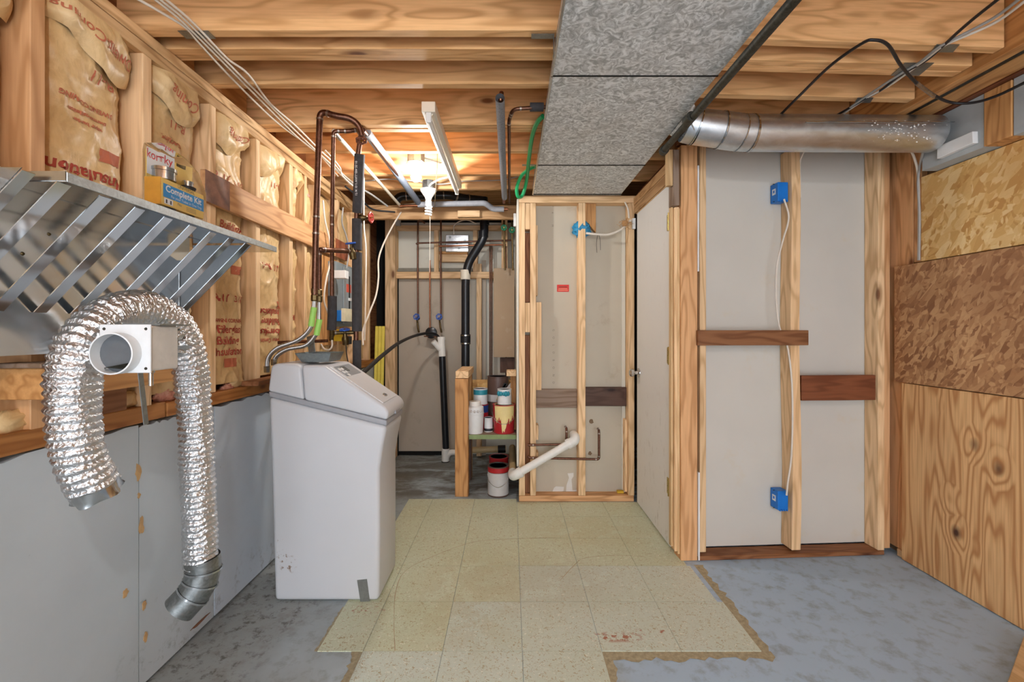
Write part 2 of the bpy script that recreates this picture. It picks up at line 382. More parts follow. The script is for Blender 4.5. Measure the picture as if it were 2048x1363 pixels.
def ragged(pts_in, pts_out, z):
    mb = MB(); n = len(pts_in); vs = [(*p, z) for p in pts_in]+[(*p, z) for p in pts_out]
    return mb.add(vs, [(i, i+1, n+i+1, n+i) for i in range(n-1)])
def strip(a, b, w, z=.0012, n=26):
    a = Vector(a); b = Vector(b); d = (b-a).normalized(); s = Vector((d.y, -d.x))
    pi = [tuple(a+(b-a)*(i/n)) for i in range(n+1)]; po = [tuple(a+(b-a)*(i/n)+s*(w*(.55+random.random()*.6))) for i in range(n+1)]
    return ragged(pi, po, z)
for a, b, w in (((.955, 1.66), (.955, 2.3), .045), ((.348, 1.68), (.99, 1.68), .05), ((.348, 1.30), (.348, 1.68), .035), ((-.561, 1.68), (-.561, 1.3), .04), ((-.735, 1.95), (-.735, 1.68), .012)):
    obj('adhesive_strip', strip(a, b, w, .0008+.0004*random.random()), M_adh, floor, recalc=False)
M_crack = plain('crack_grime', (178, 160, 128), .8, 0, .2)
for pts in ([(790,1300),(788,1240),(792,1180),(812,1140),(870,1110),(940,1085),(1000,1078),(1112,1074)], [(1120,1160),(1150,1128),(1170,1115),(1230,1110),(1290,1112)]):
    q = smooth([PZ(x, y, .0042) for x, y in pts], 6); a = []; b = []
    for i, p in enumerate(q):
        d = (q[min(i+1, len(q)-1)]-q[max(i-1, 0)]).normalized(); s = Vector((d.y, -d.x, 0))*(.0008+.0012*random.random()); a.append((p+s)[:2]); b.append((p-s)[:2])
    obj('crack', ragged(a, b, .0042), M_crack, floor, recalc=False)

# ---- ceiling
ceil = struct('ceiling', MB().box(-1.6, 2.9, -2.6, 4.9, 2.48, 2.5), wmat('joist', 'x'), 'wooden subfloor ceiling over exposed pine floor joists', 'ceiling')
jl = [(-2.2,), (-1.8,), (-1.4,), (-1.0,), (-.6,), (-.2,), (.2,), (.6,), (.98,)]
for (y,) in jl: lumber('joist', -1.35, 2.1, y, y+.038, JB, 2.48, 'joist', ceil)
for y in (1.508, 1.606, 1.646, 1.836, 2.2, 2.25, 2.53, 2.9, 3.2):
    lumber('joist', -1.35, .62, y, y+.038, JB+random.uniform(0, .004), 2.48, 'joist', ceil)
def rotz(px, py, a):
    ca, sa = math.cos(a), math.sin(a)
    return lambda p: (px+(p[0]-px)*ca-(p[1]-py)*sa, py+(p[0]-px)*sa+(p[1]-py)*ca, p[2])
for y, x1, a in ((1.53, 1.79, 3.0), (1.65, 1.79, 2.6), (1.69, 1.79, 2.6), (1.893, 1.79, 2.6), (2.27, 1.79, 2.6), (2.6, 1.79, 2.6)):
    lumber('joist', .50, x1, y, y+.038, JB, 2.48, 'joist', ceil, xf=rotz(.5, y, math.radians(a)))
lumber('joist', .62, 1.79, 3.0, 3.038, JB, 2.48, 'joist', ceil)
for y in (1.54, 1.9): lumber('blocking', -1.34, -1.302, y+.01, y+.28, JB+.02, 2.47, 'orange', ceil)
lumber('girder', 1.795, 1.84, -2.0, 3.2, 2.225, 2.475, 'orange', ceil)
obj('beam_flange', MB().box(1.842, 1.892, -2.0, 3.2, 2.242, 2.25), M_iron, ceil)
lumber('soffit_plank', 1.894, 1.99, -2.0, 3.2, 2.238, 2.276, 'orange', ceil); lumber('soffit_plank', 1.994, 2.088, -2.0, 3.2, 2.232, 2.276, 'redbrown', ceil)
lumber('header_board', -1.2, .05, 3.60, 3.638, 2.13, 2.245, 'header', ceil); lumber('block', XA(916, 3.58), XA(960, 3.58), 3.55, 3.598, ZA(434, 3.56), ZA(421, 3.56), 'stud', ceil)
M_plate = metal('nail_plate', (150, 158, 160), .4, .12, 50)
for cx_, cy_, w, y_ in ((395, 70, .105, 1.527), (1075, 72, .0, 1.5)):
    if w: obj('nail_plate', MB().box(XA(365, 1.53), XA(425, 1.53), 1.507, 1.548, JB-.0025, JB-.0008), M_plate, ceil)
for (x0, x1, yy) in ((1862, 1918, 95), (1790, 1858, 137), (1708, 1748, 199)):
    p = PZ((x0+x1)/2, yy, JB); hw = (x1-x0)/2*p.y/F; d = .022 if yy != 137 else .042
    obj('nail_plate', MB().prism([(p.x-hw, p.y-d), (p.x+hw-.02, p.y-d), (p.x+hw, p.y+d), (p.x-hw+.02, p.y+d)], 'z', JB-.004, JB-.002), M_plate, ceil)
    
# ---- left wall
XW = -1.25
wl = struct('wall_left', MB().box(-1.6, -1.345, -2.6, 4.9, 0, 2.48), wmat('brown', 'y'), 'left basement wall of open studs with insulation above foam', 'wall')
obj('concrete_ledge', MB().box(-1.345, -1.30, -2.6, 4.2, 0, .905), plain('old_concrete', (150, 148, 142), .8, 0, .15, .2), wl)
for a, b, m, x in ((-2.5, -.02, M_foam1, -1.2555), (.0, 1.489, M_foam1, -1.255), (1.493, 1.868, M_foam1, -1.256), (1.872, 3.05, M_foam2, -1.2545), (3.06, 4.18, M_foam1, -1.255)):
    n = 30; top = [(a+(b-a)*i/n, .898+random.uniform(-.008, .006)) for i in range(n+1)]
    obj('foam_panel', MB().prism([(a, .012), (b, .012)]+top[::-1], 'x', -1.299, x), m, wl)
M_peel = plain('peeled_patch', (186, 150, 104), .8, 0, .2)
for (x, y, w, h) in ((277, 945, 5, 24), (283, 1050, 5, 20), (278, 990, 3, 7), (250, 1186, 6, 10), (288, 1210, 4, 12), (291, 1275, 4, 12), (398, 1245, 18, 3)):
    c = PX(x, y, -1.2545); sc = c.y/F; n = 14
    yw = w*sc*c.y/1.0*.9; 
    obj('peeled_patch', MB().prism([(c.y+math.cos(2*PI*k/n)*yw*random.uniform(.5, 1.2), c.z+math.sin(2*PI*k/n)*h*sc*random.uniform(.6, 1.1)) for k in range(n)], 'x', -1.2552, -1.2535), M_peel if w < 15 else plain('rusty_stain', (120, 82, 62), .8, 0, .2), wl)
lumber('sill_plate', -1.345, XW, -2.5, 1.60, .908, .963, 'sill', wl); lumber('sill_plate', -1.345, XW+.004, 1.604, 4.2, .908, .958, 'sill', wl)
lumber('top_plate', -1.345, XW, -2.5, 3.72, 2.166, 2.204, 'plate', wl); lumber('top_plate', -1.345, XW+.003, -2.5, 3.72, 2.2055, JB-.001, 'plate', wl)
lumber('board_offcut', -1.25, -1.17, 2.05, 2.35, .963, .985, 'brown', wl)
studs = [-1.3, -.95, -.6, -.25, .1, .45, .80, 1.15, 1.502, 1.838, 2.170, 2.50, 2.685, 2.86, 3.19, 3.52, 3.9]
for y in studs: lumber('stud', -1.34, XW-.001, y, y+(.038 if abs(y-2.685) > .01 else .03), .96, 2.166, 'stud' if y > 1.2 else 'post', wl)
# insulation batts: kraft paper facing, crumpled, with red print
def batt_fn(Y0, Y1, z0, z1, seed, depth):
    def fn(u, v, push=0.0):
        y = Y0+(Y1-Y0)*u; z = z0+(z1-z0)*v
        e = 1-abs(2*u-1)**5; e *= (1-(max(0, (v-.94))/.06)**2*.6)
        lo = mnoise.noise(Vector((y*4+seed, z*2.4, seed*3.1))); mid = mnoise.noise(Vector((y*11, z*6+seed, 5.2)))
        cr = 1-abs(mnoise.noise(Vector((y*9+z*5+seed, z*7-y*4, seed))))*2.2; cr2 = 1-abs(mnoise.noise(Vector((y*22-z*7, z*17+y*9+seed, 9.0+seed))))*2.0
        d = depth*e*(.80+.2*lo)+.008*mid*e+.011*max(0, cr)**4*e+.005*max(0, cr2)**4*e-.002*e
        return Vector((-1.335+d+push, y, z))
    return fn
BATTS = [(-.21, .095, .96, 0), (.14, .445, .96, 1), (.49, .795, .96, 2), (.84, 1.135, 1.20, 3), (1.195, 1.488, 1.0, 4), (1.55, 1.815, .99, 5), (1.885, 2.145, .985, 6), (2.215, 2.475, .99, 7), (2.545, 2.68, .98, 8), (2.72, 2.85, .98, 9), (2.90, 3.18, .98, 10), (3.235, 3.51, .98, 11), (3.565, 3.89, .98, 12)]
BF = {}
for (a, b, z0, s) in BATTS:
    dep = .072 if s != 8 else .05; fn = batt_fn(a, b, z0, 2.15, s*3.7, dep); BF[s] = (fn, a, b, z0)
    nu = 34 if 3 <= s <= 8 else 14; nv = 120 if 3 <= s <= 8 else 40
    bt = obj('insulation_batt', MB().grid(nu, nv, fn), M_kraft, wl, sm=True, ang=75, recalc=False)
    BF[s] += (bt,)
    if s >= 3 and s < 9:                                           # folded paper flap under the top plate
        def fl(u, v, a=a, b=b, s=s):
            y = a+(b-a)*u; z = 2.165-.115*v*(1+.35*math.sin(u*5+s))
            d = .083+.008*math.sin(v*PI)+.012*mnoise.noise(Vector((y*13, z*16, s*2.0)))+.012*(1-abs(mnoise.noise(Vector((y*17+z*9, z*11, s+.5))))*2)-.05*max(0, v-.75)*4*.5
            return Vector((-1.335+d*min(1, .55+2.2*min(u, 1-u)), y, z))
        f2 = obj('paper_flap', MB().grid(26, 14, fl), M_kraft, wl, sm=True, ang=70, recalc=False)
        if s in (3, 4, 5, 6): text_on('print', 'Owens-Corning' if s < 5 else 'Corning', .042, lambda x, y, a=a, b=b, fl=fl: fl(min(1, max(0, .5-x/(b-a)*.95)), min(1, max(0, .48+y/.115)))+Vector((.0035, 0, 0)), M_redink2, f2, .0004, 1)
def ink(s, txt, yc, z, size, flip=False, mat=None, bold=.0006):
    fn, a, b, z0, bt = BF[s]; sg = -1 if flip else 1
    cl = lambda q: min(1, max(0, q))
    text_on('print', txt, size, lambda x, y: fn(cl((yc+sg*x-a)/(b-a)), cl((z+sg*y-z0)/(2.15-z0)), .0028), mat or M_redink2, bt, bold, 2)
for args in [(4, 'Insulation', 1.325, 1.69, .052, True, M_redink, .0012), (4, 'Building', 1.325, 1.63, .05, True, M_redink, .001), (4, 'R-11', 1.38, 2.0, .045, True), (4, 'OWENS CORNING', 1.33, 1.90, .02, True), (4, 'thermal insulation', 1.33, 1.865, .016, True), (4, 'vapor barrier', 1.33, 1.84, .016, True),
             (5, 'R-11', 1.69, 2.0, .04, True), (5, 'Corning', 1.66, 1.93, .03, True), (5, 'Fiberglas', 1.68, 1.45, .045), (5, 'Insulation', 1.68, 1.39, .045),
             (6, 'R-11', 1.96, 1.90, .05), (6, '3 1/2', 2.07, 1.90, .034), (6, 'Building', 2.01, 1.69, .05, False, M_redink), (6, 'Insulation', 2.01, 1.64, .048, False, M_redink), (6, 'R-11', 1.96, 1.365, .048, False, M_redink), (6, '3 1/2', 2.07, 1.365, .04, False, M_redink), (6, 'OWENS CORNING', 2.01, 1.265, .024, False, M_redink), (6, 'Fiberglas', 2.01, 1.225, .05, False, M_redink, .001), (6, 'Building', 2.0, 1.175, .05, False, M_redink, .001), (6, 'Insulation', 2.01, 1.125, .05, False, M_redink, .001),
             (7, 'R-11', 2.38, 2.0, .04, True), (7, '3 1/2  R-11', 2.35, 1.56, .046, True, M_redink), (7, 'Building', 2.35, 1.27, .05, True, M_redink, .001), (7, 'Fiberglas', 2.35, 1.215, .05, True, M_redink, .001), (7, 'Insulation', 2.34, 1.32, .05, True, M_redink, .001), (7, 'Owens Corning', 2.35, 1.17, .03, True, M_redink), (8, 'Build', 2.61, 1.3, .045, True, M_redink), (10, 'Building', 3.03, 1.8, .05, True), (10, 'Insulation', 3.03, 1.3, .05, True)]: ink(*args)
for s, yc, z in ((4, 1.40, 1.765), (6, 2.01, 1.075), (6, 2.05, 1.50), (7, 2.43, 1.36)):
    fn, a, b, z0, bt = BF[s]
    obj('print_block', MB().grid(10, 8, lambda u, v: fn((yc-.035+.07*u-a)/(b-a), (z-.02+.04*v-z0)/(2.15-z0), .0022)), M_redink2, bt, recalc=False)
# loose pink wool showing at torn spots and on the sill
def wool(c, r, mat, parent, name='wool_tuft', seed=0, sq=(1, 1, 1)):
    mb = MB(); mb.ball((0, 0, 0), 1.0, 22)
    mb.xf(lambda p: Vector(c)+Vector((p[0]*sq[0], p[1]*sq[1], p[2]*sq[2]))*r*(.75+.6*abs(mnoise.noise(Vector(p)*2.3+Vector((seed, 0, 0))))+.2*mnoise.noise(Vector(p)*6+Vector((0, seed, 0)))))
    return obj(name, mb, mat, parent, sm=True, ang=180, recalc=False)
for i, (x, y, r) in enumerate([(597, 345, .03), (606, 368, .035), (615, 390, .025), (470, 765, .05), (455, 775, .04), (545, 760, .04), (245, 800, .05), (330, 790, .05), (310, 815, .035), (20, 845, .06), (60, 850, .05), (275, 830, .045), (690, 690, .05)]):
    c = PX(x, y, -1.285); wool((max(c.x, -1.29), c.y, c.z), r, M_fiber if i % 3 else M_kraft, wl, 'wool_tuft', i*3.3, (.4, 1.3, .6))
lumber('nailer_board', -1.249, -1.228, 1.775, 3.33, 1.743, 1.87, 'post', wl)
obj('painted_end', MB().box(-1.2275, -1.2265, 1.775, 1.93, 1.7435, 1.8695), plain('worn_purple_paint', (132, 94, 80), .4, 0, .55, .1, 16), wl)
obj('painted_end', MB().box(-1.2275, -1.2265, 3.10, 3.33, 1.7435, 1.8695), plain('red_brown_paint', (150, 84, 56), .5, 0, .2, .1, 25), wl)
bk = lumber('blocking', -1.30, -1.17, 1.115, 1.64, 1.045, 1.125, 'orange', wl); lumber('ledge_board', -1.28, -1.16, 1.09, 1.30, 1.127, 1.139, 'grey', wl)
lumber('blocking', -1.33, -1.25, 1.35, 1.44, .963, 1.045, 'brown', wl)

# ---- alcove at the back
YB = 4.3
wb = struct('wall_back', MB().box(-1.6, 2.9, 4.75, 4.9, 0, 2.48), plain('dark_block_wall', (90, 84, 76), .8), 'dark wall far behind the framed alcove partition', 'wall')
wa = struct('wall_alcove', MB().box(XA(797, 4.34), XA(925, 4.34), 4.34, 4.352, ZA(903, 4.34), ZA(548, 4.34)), M_dryb, 'grey brown drywall alcove partition at the back behind pipes', 'wall', bevel=.004)
def al(name, x0, x1, y0, y1, Y0, Y1, tone): return lumber(name, XA(x0, Y0), XA(x1, Y0), Y0, Y1, ZA(y1, Y0), ZA(y0, Y0), tone, wa)
al('post', 770, 790, 432, 917, 4.2, 4.29, 'stud'); al('rail', 778, 1003, 450, 459, 4.26, 4.33, 'stud'); al('rail', 778, 1000, 543, 556, 4.25, 4.33, 'stud')
al('stud', 780, 789, 459, 543, 4.27, 4.33, 'stud'); al('stud', 790, 795, 462, 538, 4.30, 4.34, 'pale'); al('stud', 868, 877, 459, 543, 4.28, 4.335, 'stud'); al('stud', 946, 955, 459, 543, 4.28, 4.335, 'stud')
al('blocking', 878, 935, 508, 523, 4.26, 4.33, 'stud'); al('stud', 953, 963, 527, 912, 4.26, 4.34, 'stud'); al('stud', 1003, 1015, 440, 600, 4.2, 4.26, 'stud'); al('blocking', 878, 935, 502, 507, 4.24, 4.33, 'orange')
for x0, x1, y0, y1, Y, m in ((789, 1035, 445, 560, 4.352, M_dryc), (925, 1040, 520, 917, 4.37, M_dryc), (963, 972, 520, 917, 4.33, M_dryb)):
    obj('drywall_sheet', MB().box(XA(x0, Y), XA(x1, Y), Y, Y+.012, max(0, ZA(y1, Y)), ZA(y0, Y)), m, wa)
obj('dirty_edge', MB().box(XA(792, 4.335), XA(945, 4.335), 4.325, 4.35, ZA(543, 4.335), ZA(536, 4.335)), plain('grey_dust', (140, 136, 124), .9), wa)
obj('sealant_strip', MB().box(XA(788, 4.33), XA(797, 4.33), 4.31, 4.36, 0, ZA(556, 4.33)), M_black, wa); obj('sealant_strip', MB().box(XA(795, 4.33), XA(925, 4.33), 4.325, 4.36, 0.005, ZA(902, 4.33)), M_black, wa)
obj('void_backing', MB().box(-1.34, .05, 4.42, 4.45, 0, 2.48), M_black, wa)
# ---- closet partition
YC = 3.15
wc = struct('wall_closet', MB().box(.07, .90, YC+.089, YC+.101, .02, 2.17), M_dryt, 'closet partition of studs over the back of tan drywall', 'wall')
def cl_(name, x0, x1, y0, y1, tone, d0=0.0, d1=.088): return lumber(name, XA(x0, YC), XA(x1, YC), YC+d0, YC+d1, max(.001, ZA(y1, YC)), ZA(y0, YC), tone, wc)
cl_('top_plate', 1038, 1272, 391, 405, 'stud'); cl_('bottom_plate', 1038, 1268, 991, 1003.2, 'post')
for x0, x1 in ((1038, 1050), (1060.5, 1072), (1157, 1171), (1257, 1269)): cl_('stud', x0, x1, 405.4, 990.6, 'stud')
for x0, x1, y0, y1, d in ((1050.4, 1060, 406, 458, .002), (1050.4, 1060, 462, 603, .05), (1050.4, 1060, 605, 664, .002), (1050.4, 1060, 670, 990, .045), (1072.4, 1076, 448, 590, .03), (1072.4, 1083, 604, 780, .006), (1072.4, 1077, 850, 880, .01), (1072.4, 1077, 905, 931, .01), (1251, 1256.6, 840, 985, .02)): cl_('blocking', x0, x1, y0, y1, 'stud' if d < .04 else 'brown', d, .087)
cl_('nailer_board', 1072.5, 1156.6, 780, 818, 'grey', .06, .087); cl_('nailer_board', 1171.4, 1256.6, 776, 814, 'dark', .05, .087)
obj('blocking', MB().prism([(XA(1171.4, YC), ZA(405.5, YC)), (XA(1193, YC), ZA(405.5, YC)), (XA(1193, YC), ZA(463, YC)), (XA(1171.4, YC), ZA(440, YC))], 'y', YC+.02, YC+.06), wmat('orange', 'z'), wc, .002, 1)
obj('side_drywall', MB().box(.045, .0585, YC+.004, 4.25, .25, 2.16), M_dryc, wc)
obj('jamb_strip', MB().box(XA(1249, YC), XA(1256, YC), YC+.075, YC+.0885, .04, 1.98), M_dryc, wc)
lb = obj('red_label', MB().box(XA(1114, 3.235), XA(1138, 3.235), 3.2365, 3.238, ZA(583, 3.235), ZA(569, 3.235)), plain('red_label', (206, 40, 30), .5, 0, .04), wc)
for k, w in ((573, 16), (577, 18), (580, 20)):
    obj('label_print', MB().box(XA(1126-w/2, 3.235), XA(1126+w/2, 3.235), 3.2355, 3.2362, ZA(k+.8, 3.235), ZA(k-.6, 3.235)), plain('label_ink', (120, 60, 30), .6) if k == 573 else plain('label_cream', (232, 150, 120), .6), lb)
M_stamp = plain('grey_stamp', (140, 130, 116), .8)
for (ch, x, y) in [(c, 1107, 660+i*15) for i, c in enumerate('GOLDBOND')]+[(c, 1105, 412+i*13) for i, c in enumerate('74 M')]:
    if ch != ' ': text_on('stamp', ch, .022, lambda a, b, x=x, y=y: (XA(x, 3.236)+b, 3.2372, ZA(y, 3.236)-a), M_stamp, wc)
M_plaster = plain('plaster_smear', (222, 220, 214), .7, 0, .04)
for pts in ([(1135, 946), (1147, 945), (1147, 952), (1143, 958), (1145, 980), (1157, 978), (1158, 985), (1132, 984), (1133, 970), (1138, 955)], [(1108, 975), (1112, 972), (1128, 973), (1127, 981), (1116, 985), (1104, 985)]):
    obj('plaster_smear', MB().prism([(XA(x, 3.237), ZA(y, 3.237)) for x, y in pts], 'y', 3.2368, 3.2384), M_plaster, wc)
for x, y, r in ((1182, 842, 6), (1180, 906, 5)):
    obj('stain', MB().prism([(XA(x+math.cos(k*.63)*r*random.uniform(.6, 1.2), 3.238), ZA(y+math.sin(k*.63)*r*random.uniform(.5, .9), 3.238)) for k in range(10)], 'y', 3.2382, 3.2386), plain('brown_stain', (128, 104, 80), .8), wc)
obj('yellow_scrap', MB().box(XA(1234, 3.2), XA(1247, 3.2), 3.19, 3.215, .046, .062), plain('yellow_scrap', (214, 176, 50), .6), wc)
# ---- door in the side of the closet
XD = .892
dr = thing('door_1', 'white painted flush door with brass hinges beside the closet studs', 'door', (XD, 2.78, .01)); dr['kind'] = 'structure'
m = Mat('painted_door', .45); pp = m.pos(); q1 = m.noise(m.map(pp, (1, 1, .35)), 26, 5, .75)
sp_ = m.n('ShaderNodeSeparateXYZ'); m.put(sp_.inputs[0], pp)
m.col(m.mix(m.ma('MULTIPLY', m.ramp(q1, [(.57, 0.0), (.68, .5)]), m.ramp(sp_.outputs[2], [(.1, 1.0), (1.0, .15)])), hexc(232, 231, 228), hexc(150, 138, 120)))
obj('door_leaf', MB().box(XD, XD+.035, 2.468, 3.115, .012, 2.045), m.m, dr, .003, 2)
for zc in (1.83, 1.08, .345):
    hg = obj('hinge', MB().box(XD-.003, XD-.0005, 2.472, 2.51, zc-.045, zc+.045), M_hinge, dr); hb = MB()
    hb.lathe([(.0065, 0), (.0065, .1)], (XD-.006, 2.470, zc-.05)); obj('hinge_pin', hb, M_hinge, hg, sm=True)
    for k in (-.03, 0, .03): obj('hinge_screw', MB().lathe([(.004, 0), (.003, .0015)], (XD-.003, 2.497, zc+k), (-1, 0, 0), 10), M_darkbrass, hg)
kb = obj('door_knob', MB().lathe([(.032, 0), (.031, .006), (.013, .012), (.012, .03), (.02, .036), (.027, .046), (.027, .058), (.018, .066), (0, .068)], (XD-.0005, 3.06, ZA(745, 3.06)), (-1, 0, 0), 26), M_chrome, dr, sm=True)
obj('strike_plate', MB().box(XD+.005, XD+.028, 3.1155, 3.117, ZA(760, 3.1), ZA(732, 3.1)), M_chrome, dr)
fr = struct('trim_1', MB().box(.882, .945, 2.43, 3.149, 2.052, 2.11), wmat('header', 'y'), 'rough timber header over the white door', 'door frame')
lumber('header_plank', .878, .945, 2.43, 3.149, 2.112, 2.165, 'header', fr); lumber('upper_plate', .905, .99, 2.43, 3.149, 2.167, 2.205, 'brown', fr)
lumber('white_stop', .890, .90, 2.47, 3.13, 2.046, 2.0515, 'pale', fr)
# ---- white stud wall at the right (turned a few degrees)
YR, XR0, AR = 2.34, .95, math.radians(3.4)
rot = rotz(XR0, YR, AR)
def XR(x): k = (x-CX)/F; return k*(2.34-.0564)/(1-.0594*k)
def YwR(X): return YR+.0594*(X-XR0)
def ZR(x, y): return H-(y-CY)*YwR(XR(x))/F
wr = struct('wall_partition', MB().box(.96, 2.075, YR+.0895, YR+.101, .03, 2.26).xf(rot), M_dryw, 'white panelled stud partition under the round duct', 'wall')
def wrl(name, x0, x1, y0, y1, tone, d0=0.0, d1=.088, par=None):
    return lumber(name, XR(x0), XR(x1), YR+d0, YR+d1, max(.001, ZR((x0+x1)/2, y1)), ZR((x0+x1)/2, y0), tone, par or wr, xf=rot)
wrl('corner_post', 1362, 1395, 290, 1123, 'post', .0, .088)
wrl('jamb_stud', 1352, 1361, 412, 1105, 'stud', .015, .06); wrl('jamb_board', 1347, 1351.5, 385, 1098, 'pale', .03, .06)
wrl('trimmer_block', 1345, 1357, 300, 411, 'grey', -.01, .05); wrl('trimmer_block', 1333, 1344, 300, 372, 'pale', -.012, .02); wrl('jamb_stud', 1357.5, 1362, 415, 1110, 'pale', .012, .05)
obj('white_strip', MB().box(XR(1396), XR(1399), YR+.004, YR+.02, ZR(1397, 542), ZR(1397, 330)).xf(rot), M_white, wr); obj('white_strip', MB().box(XR(1396), XR(1399), YR-.004, YR+.012, .004, ZR(1397, 944)).xf(rot), M_white, wr)
obj('dark_gap', MB().box(XR(1395), XR(1400), YR+.03, YR+.05, .02, 2.2).xf(rot), M_black, wr)
wrl('stud', 1400, 1412.5, 285, 1104, 'stud'); 
b3 = MB(); segs = 10; x0, x1 = XR(1584), XR(1602)                    # the bowed middle stud
prof = [(x0+(.006*math.sin(v*9)+.005*v-.012*(v**2)), .04+2.16*v) for v in [i/segs for i in range(segs+1)]]
w_ = x1-x0
poly = [(p[0], p[1]) for p in prof]+[(p[0]+w_, p[1]) for p in prof[::-1]]
obj('stud', b3.prism(poly, 'y', YR, YR+.088).xf(rot), wmat('stud', 'z'), wr, .002, 1)
wrl('stud', 1757, 1770, 285, 1100, 'stud'); wrl('stud', 1770.5, 1785, 285, 1098, 'post', .012, .088); wrl('bottom_plate', 1396, 1769, 1106, 1125, 'brown', -.002, .088); wrl('top_plate', 1364, 1770, 268, 286, 'brown', .02, .088)
wrl('nailer_board', 1392, 1612, 660, 690, 'brown', -.022, -.001); wrl('nailer_board', 1603, 1751, 750, 800, 'redbrown', -.004, .018)
# ---- right wall of sheet goods
XP = 2.085
wrt = struct('wall_right', MB().box(2.14, 2.3, -2.6, 4.9, 0, 2.48), plain('dim_sheathing', (150, 130, 104), .8), 'right basement wall covered with strand board and plywood', 'wall')
obj('plywood_sheet', MB().box(XP, XP+.018, -2.5, 2.355, .004, .942), M_ply, wrt, .002, 1)
obj('strand_board', MB().box(XP, XP+.018, -2.5, 2.40, .946, 1.568), M_osb2, wrt, .002, 1)
obj('strand_board', MB().box(XP+.002, XP+.02, -2.5, 2.245, 1.572, 2.0), M_osb1, wrt, .002, 1)
for y0, y1, z0, z1, t, x in ((2.31, 2.52, .04, 2.23, 'post', 2.107), (2.262, 2.305, 1.575, 2.23, 'post', 2.106), (1.776, 1.88, 2.003, 2.23, 'orange', 2.015), (.5, .54, 2.003, 2.23, 'stud', 2.1)):
    lumber('stud', x, 2.138, y0, y1, z0, z1, t, wrt)
lumber('bottom_plate', 2.10, 2.139, -2.5, 2.40, .001, .04, 'stud', wrt)
M_gboard = plain('grey_foam_board', (176, 182, 184), .6, 0, .05)
obj('grey_board', MB().box(2.02, 2.136, 1.884, 2.166, 2.003, 2.23), M_gboard, wrt); obj('grey_board', MB().box(2.02, 2.136, .6, 1.772, 2.003, 2.23), M_gboard, wrt)
q = MB().prism([tuple((PX(x, y, 1.995).y, PX(x, y, 1.995).z)) for x, y in ((1873, 318), (1946, 286), (1945, 262), (1874, 293))], 'x', 1.995, 2.0198)
obj('white_cover', q, M_white, wrt, .003, 2)

# ================================================================== THINGS
# ---- water softener
sf = thing('water_softener', 'tall grey-white cabinet water softener with sloping lid', 'water softener', (-.83, 2.135, 0))
m = Mat('softener_plastic', .38); pp = m.pos(); c0 = hexc(206, 208, 212)
def blot(m, base, cx, cy, cz, r, thr, colr):
    k = m.n('ShaderNodeVectorMath'); k.operation = 'DISTANCE'; m.put(k.inputs[0], m.pos()); k.inputs[1].default_value = (cx, cy, cz)
    f = m.ma('MULTIPLY', m.ramp(k.outputs['Value'], [(r*.4, 1.0), (r, 0.0)]), m.ramp(m.noise(m.pos(), 55, 4, .7), [(thr, 0.0), (thr+.06, .85)]))
    return m.mix(f, base, colr)
cc = m.ramp(m.noise(pp, 3, 3), [(.3, tuple(v*.95 for v in c0)), (.7, c0)])
for a in ((-1.0, 1.985, .17, .05, .56), (-1.035, 1.985, .2, .05, .6), (-1.05, 1.985, .26, .06, .62)): cc = blot(m, cc, *a, hexc(120, 86, 50))
m.col(cc); M_soft = m.m
Y0, Y1 = 1.985, 2.285
obj('cabinet_body', MB().prism([(-1.063, .004), (-.593, .004), (-.590, .30), (-.591, .60), (-.574, .71), (-.557, .79), (-1.09, .923), (-1.078, .6)], 'y', Y0, Y1), M_soft, sf, .02, 4, True, 50)
obj('grey_band', MB().prism([(-1.087, .9225), (-.558, .790), (-.557, .816), (-1.089, .9475)], 'y', Y0+.002, Y1-.002), plain('band_grey', (160, 162, 168), .4, 0, .03), sf, .006, 3, True)
obj('rear_lid', MB().prism([(-1.092, .948), (-.931, .908), (-.944, 1.058), (-.965, 1.071), (-1.05, 1.074), (-1.078, 1.062)], 'y', Y0, Y1), M_soft, sf, .012, 4, True, 50)
ld = obj('sloping_lid', MB().prism([(-.928, .9075), (-.556, .817), (-.547, .848), (-.562, .876), (-.838, 1.063), (-.94, 1.063)], 'y', Y0, Y1), M_soft, sf, .013, 4, True, 50)
sa = Vector((-.838, 0, 1.063)); sb = Vector((-.562, 0, .876)); sn = Vector((.187, 0, .276)).normalized()
def slope(t, y, off=.0): p = sa+(sb-sa)*t+sn*off; return Vector((p.x, y, p.z))
def slab(t0, t1, y0, y1, off, th):
    vs = [slope(t, y, o) for o in (off, off+th) for t, y in ((t0, y0), (t1, y0), (t1, y1), (t0, y1))]
    return MB().add(vs, [(0,3,2,1),(4,5,6,7),(0,1,5,4),(1,2,6,5),(2,3,7,6),(3,0,4,7)])
obj('lid_panel', slab(.05, .93, Y0+.03, Y1-.03, -.001, .004), plain('lid_panel_grey', (214, 216, 219), .3, 0, .02), ld, .0015, 2)
ds = obj('display_panel', slab(.07, .30, Y0+.05, Y1-.06, .003, .0015), plain('display_grey', (150, 154, 158), .35, 0, .03), ld)
obj('screen', slab(.10, .21, Y0+.10, Y0+.155, .0046, .001), plain('lcd_dark', (92, 98, 100), .25), ds)
for a, b in ((.12, .03), (.12, .0), (.19, .03), (.19, .0), (.26, .015)): obj('button', slab(a, a+.05, Y0+.062+b, Y0+.082+b, .0046, .0015), M_white, ds)
lg = MB().lathe([(.016, 0), (.015, .003)], (0, 0, 0), (0, 0, 1), 20)
bx_ = (sb-sa).normalized(); by_ = Vector((0, 1, 0)); cpos = slope(.83, 2.135, .003)
lg.xf(lambda p: cpos+bx_*p[0]*.75+by_*p[1]*1.3+sn*p[2]); lo_ = obj('badge', lg, M_chrome, ld, sm=True)
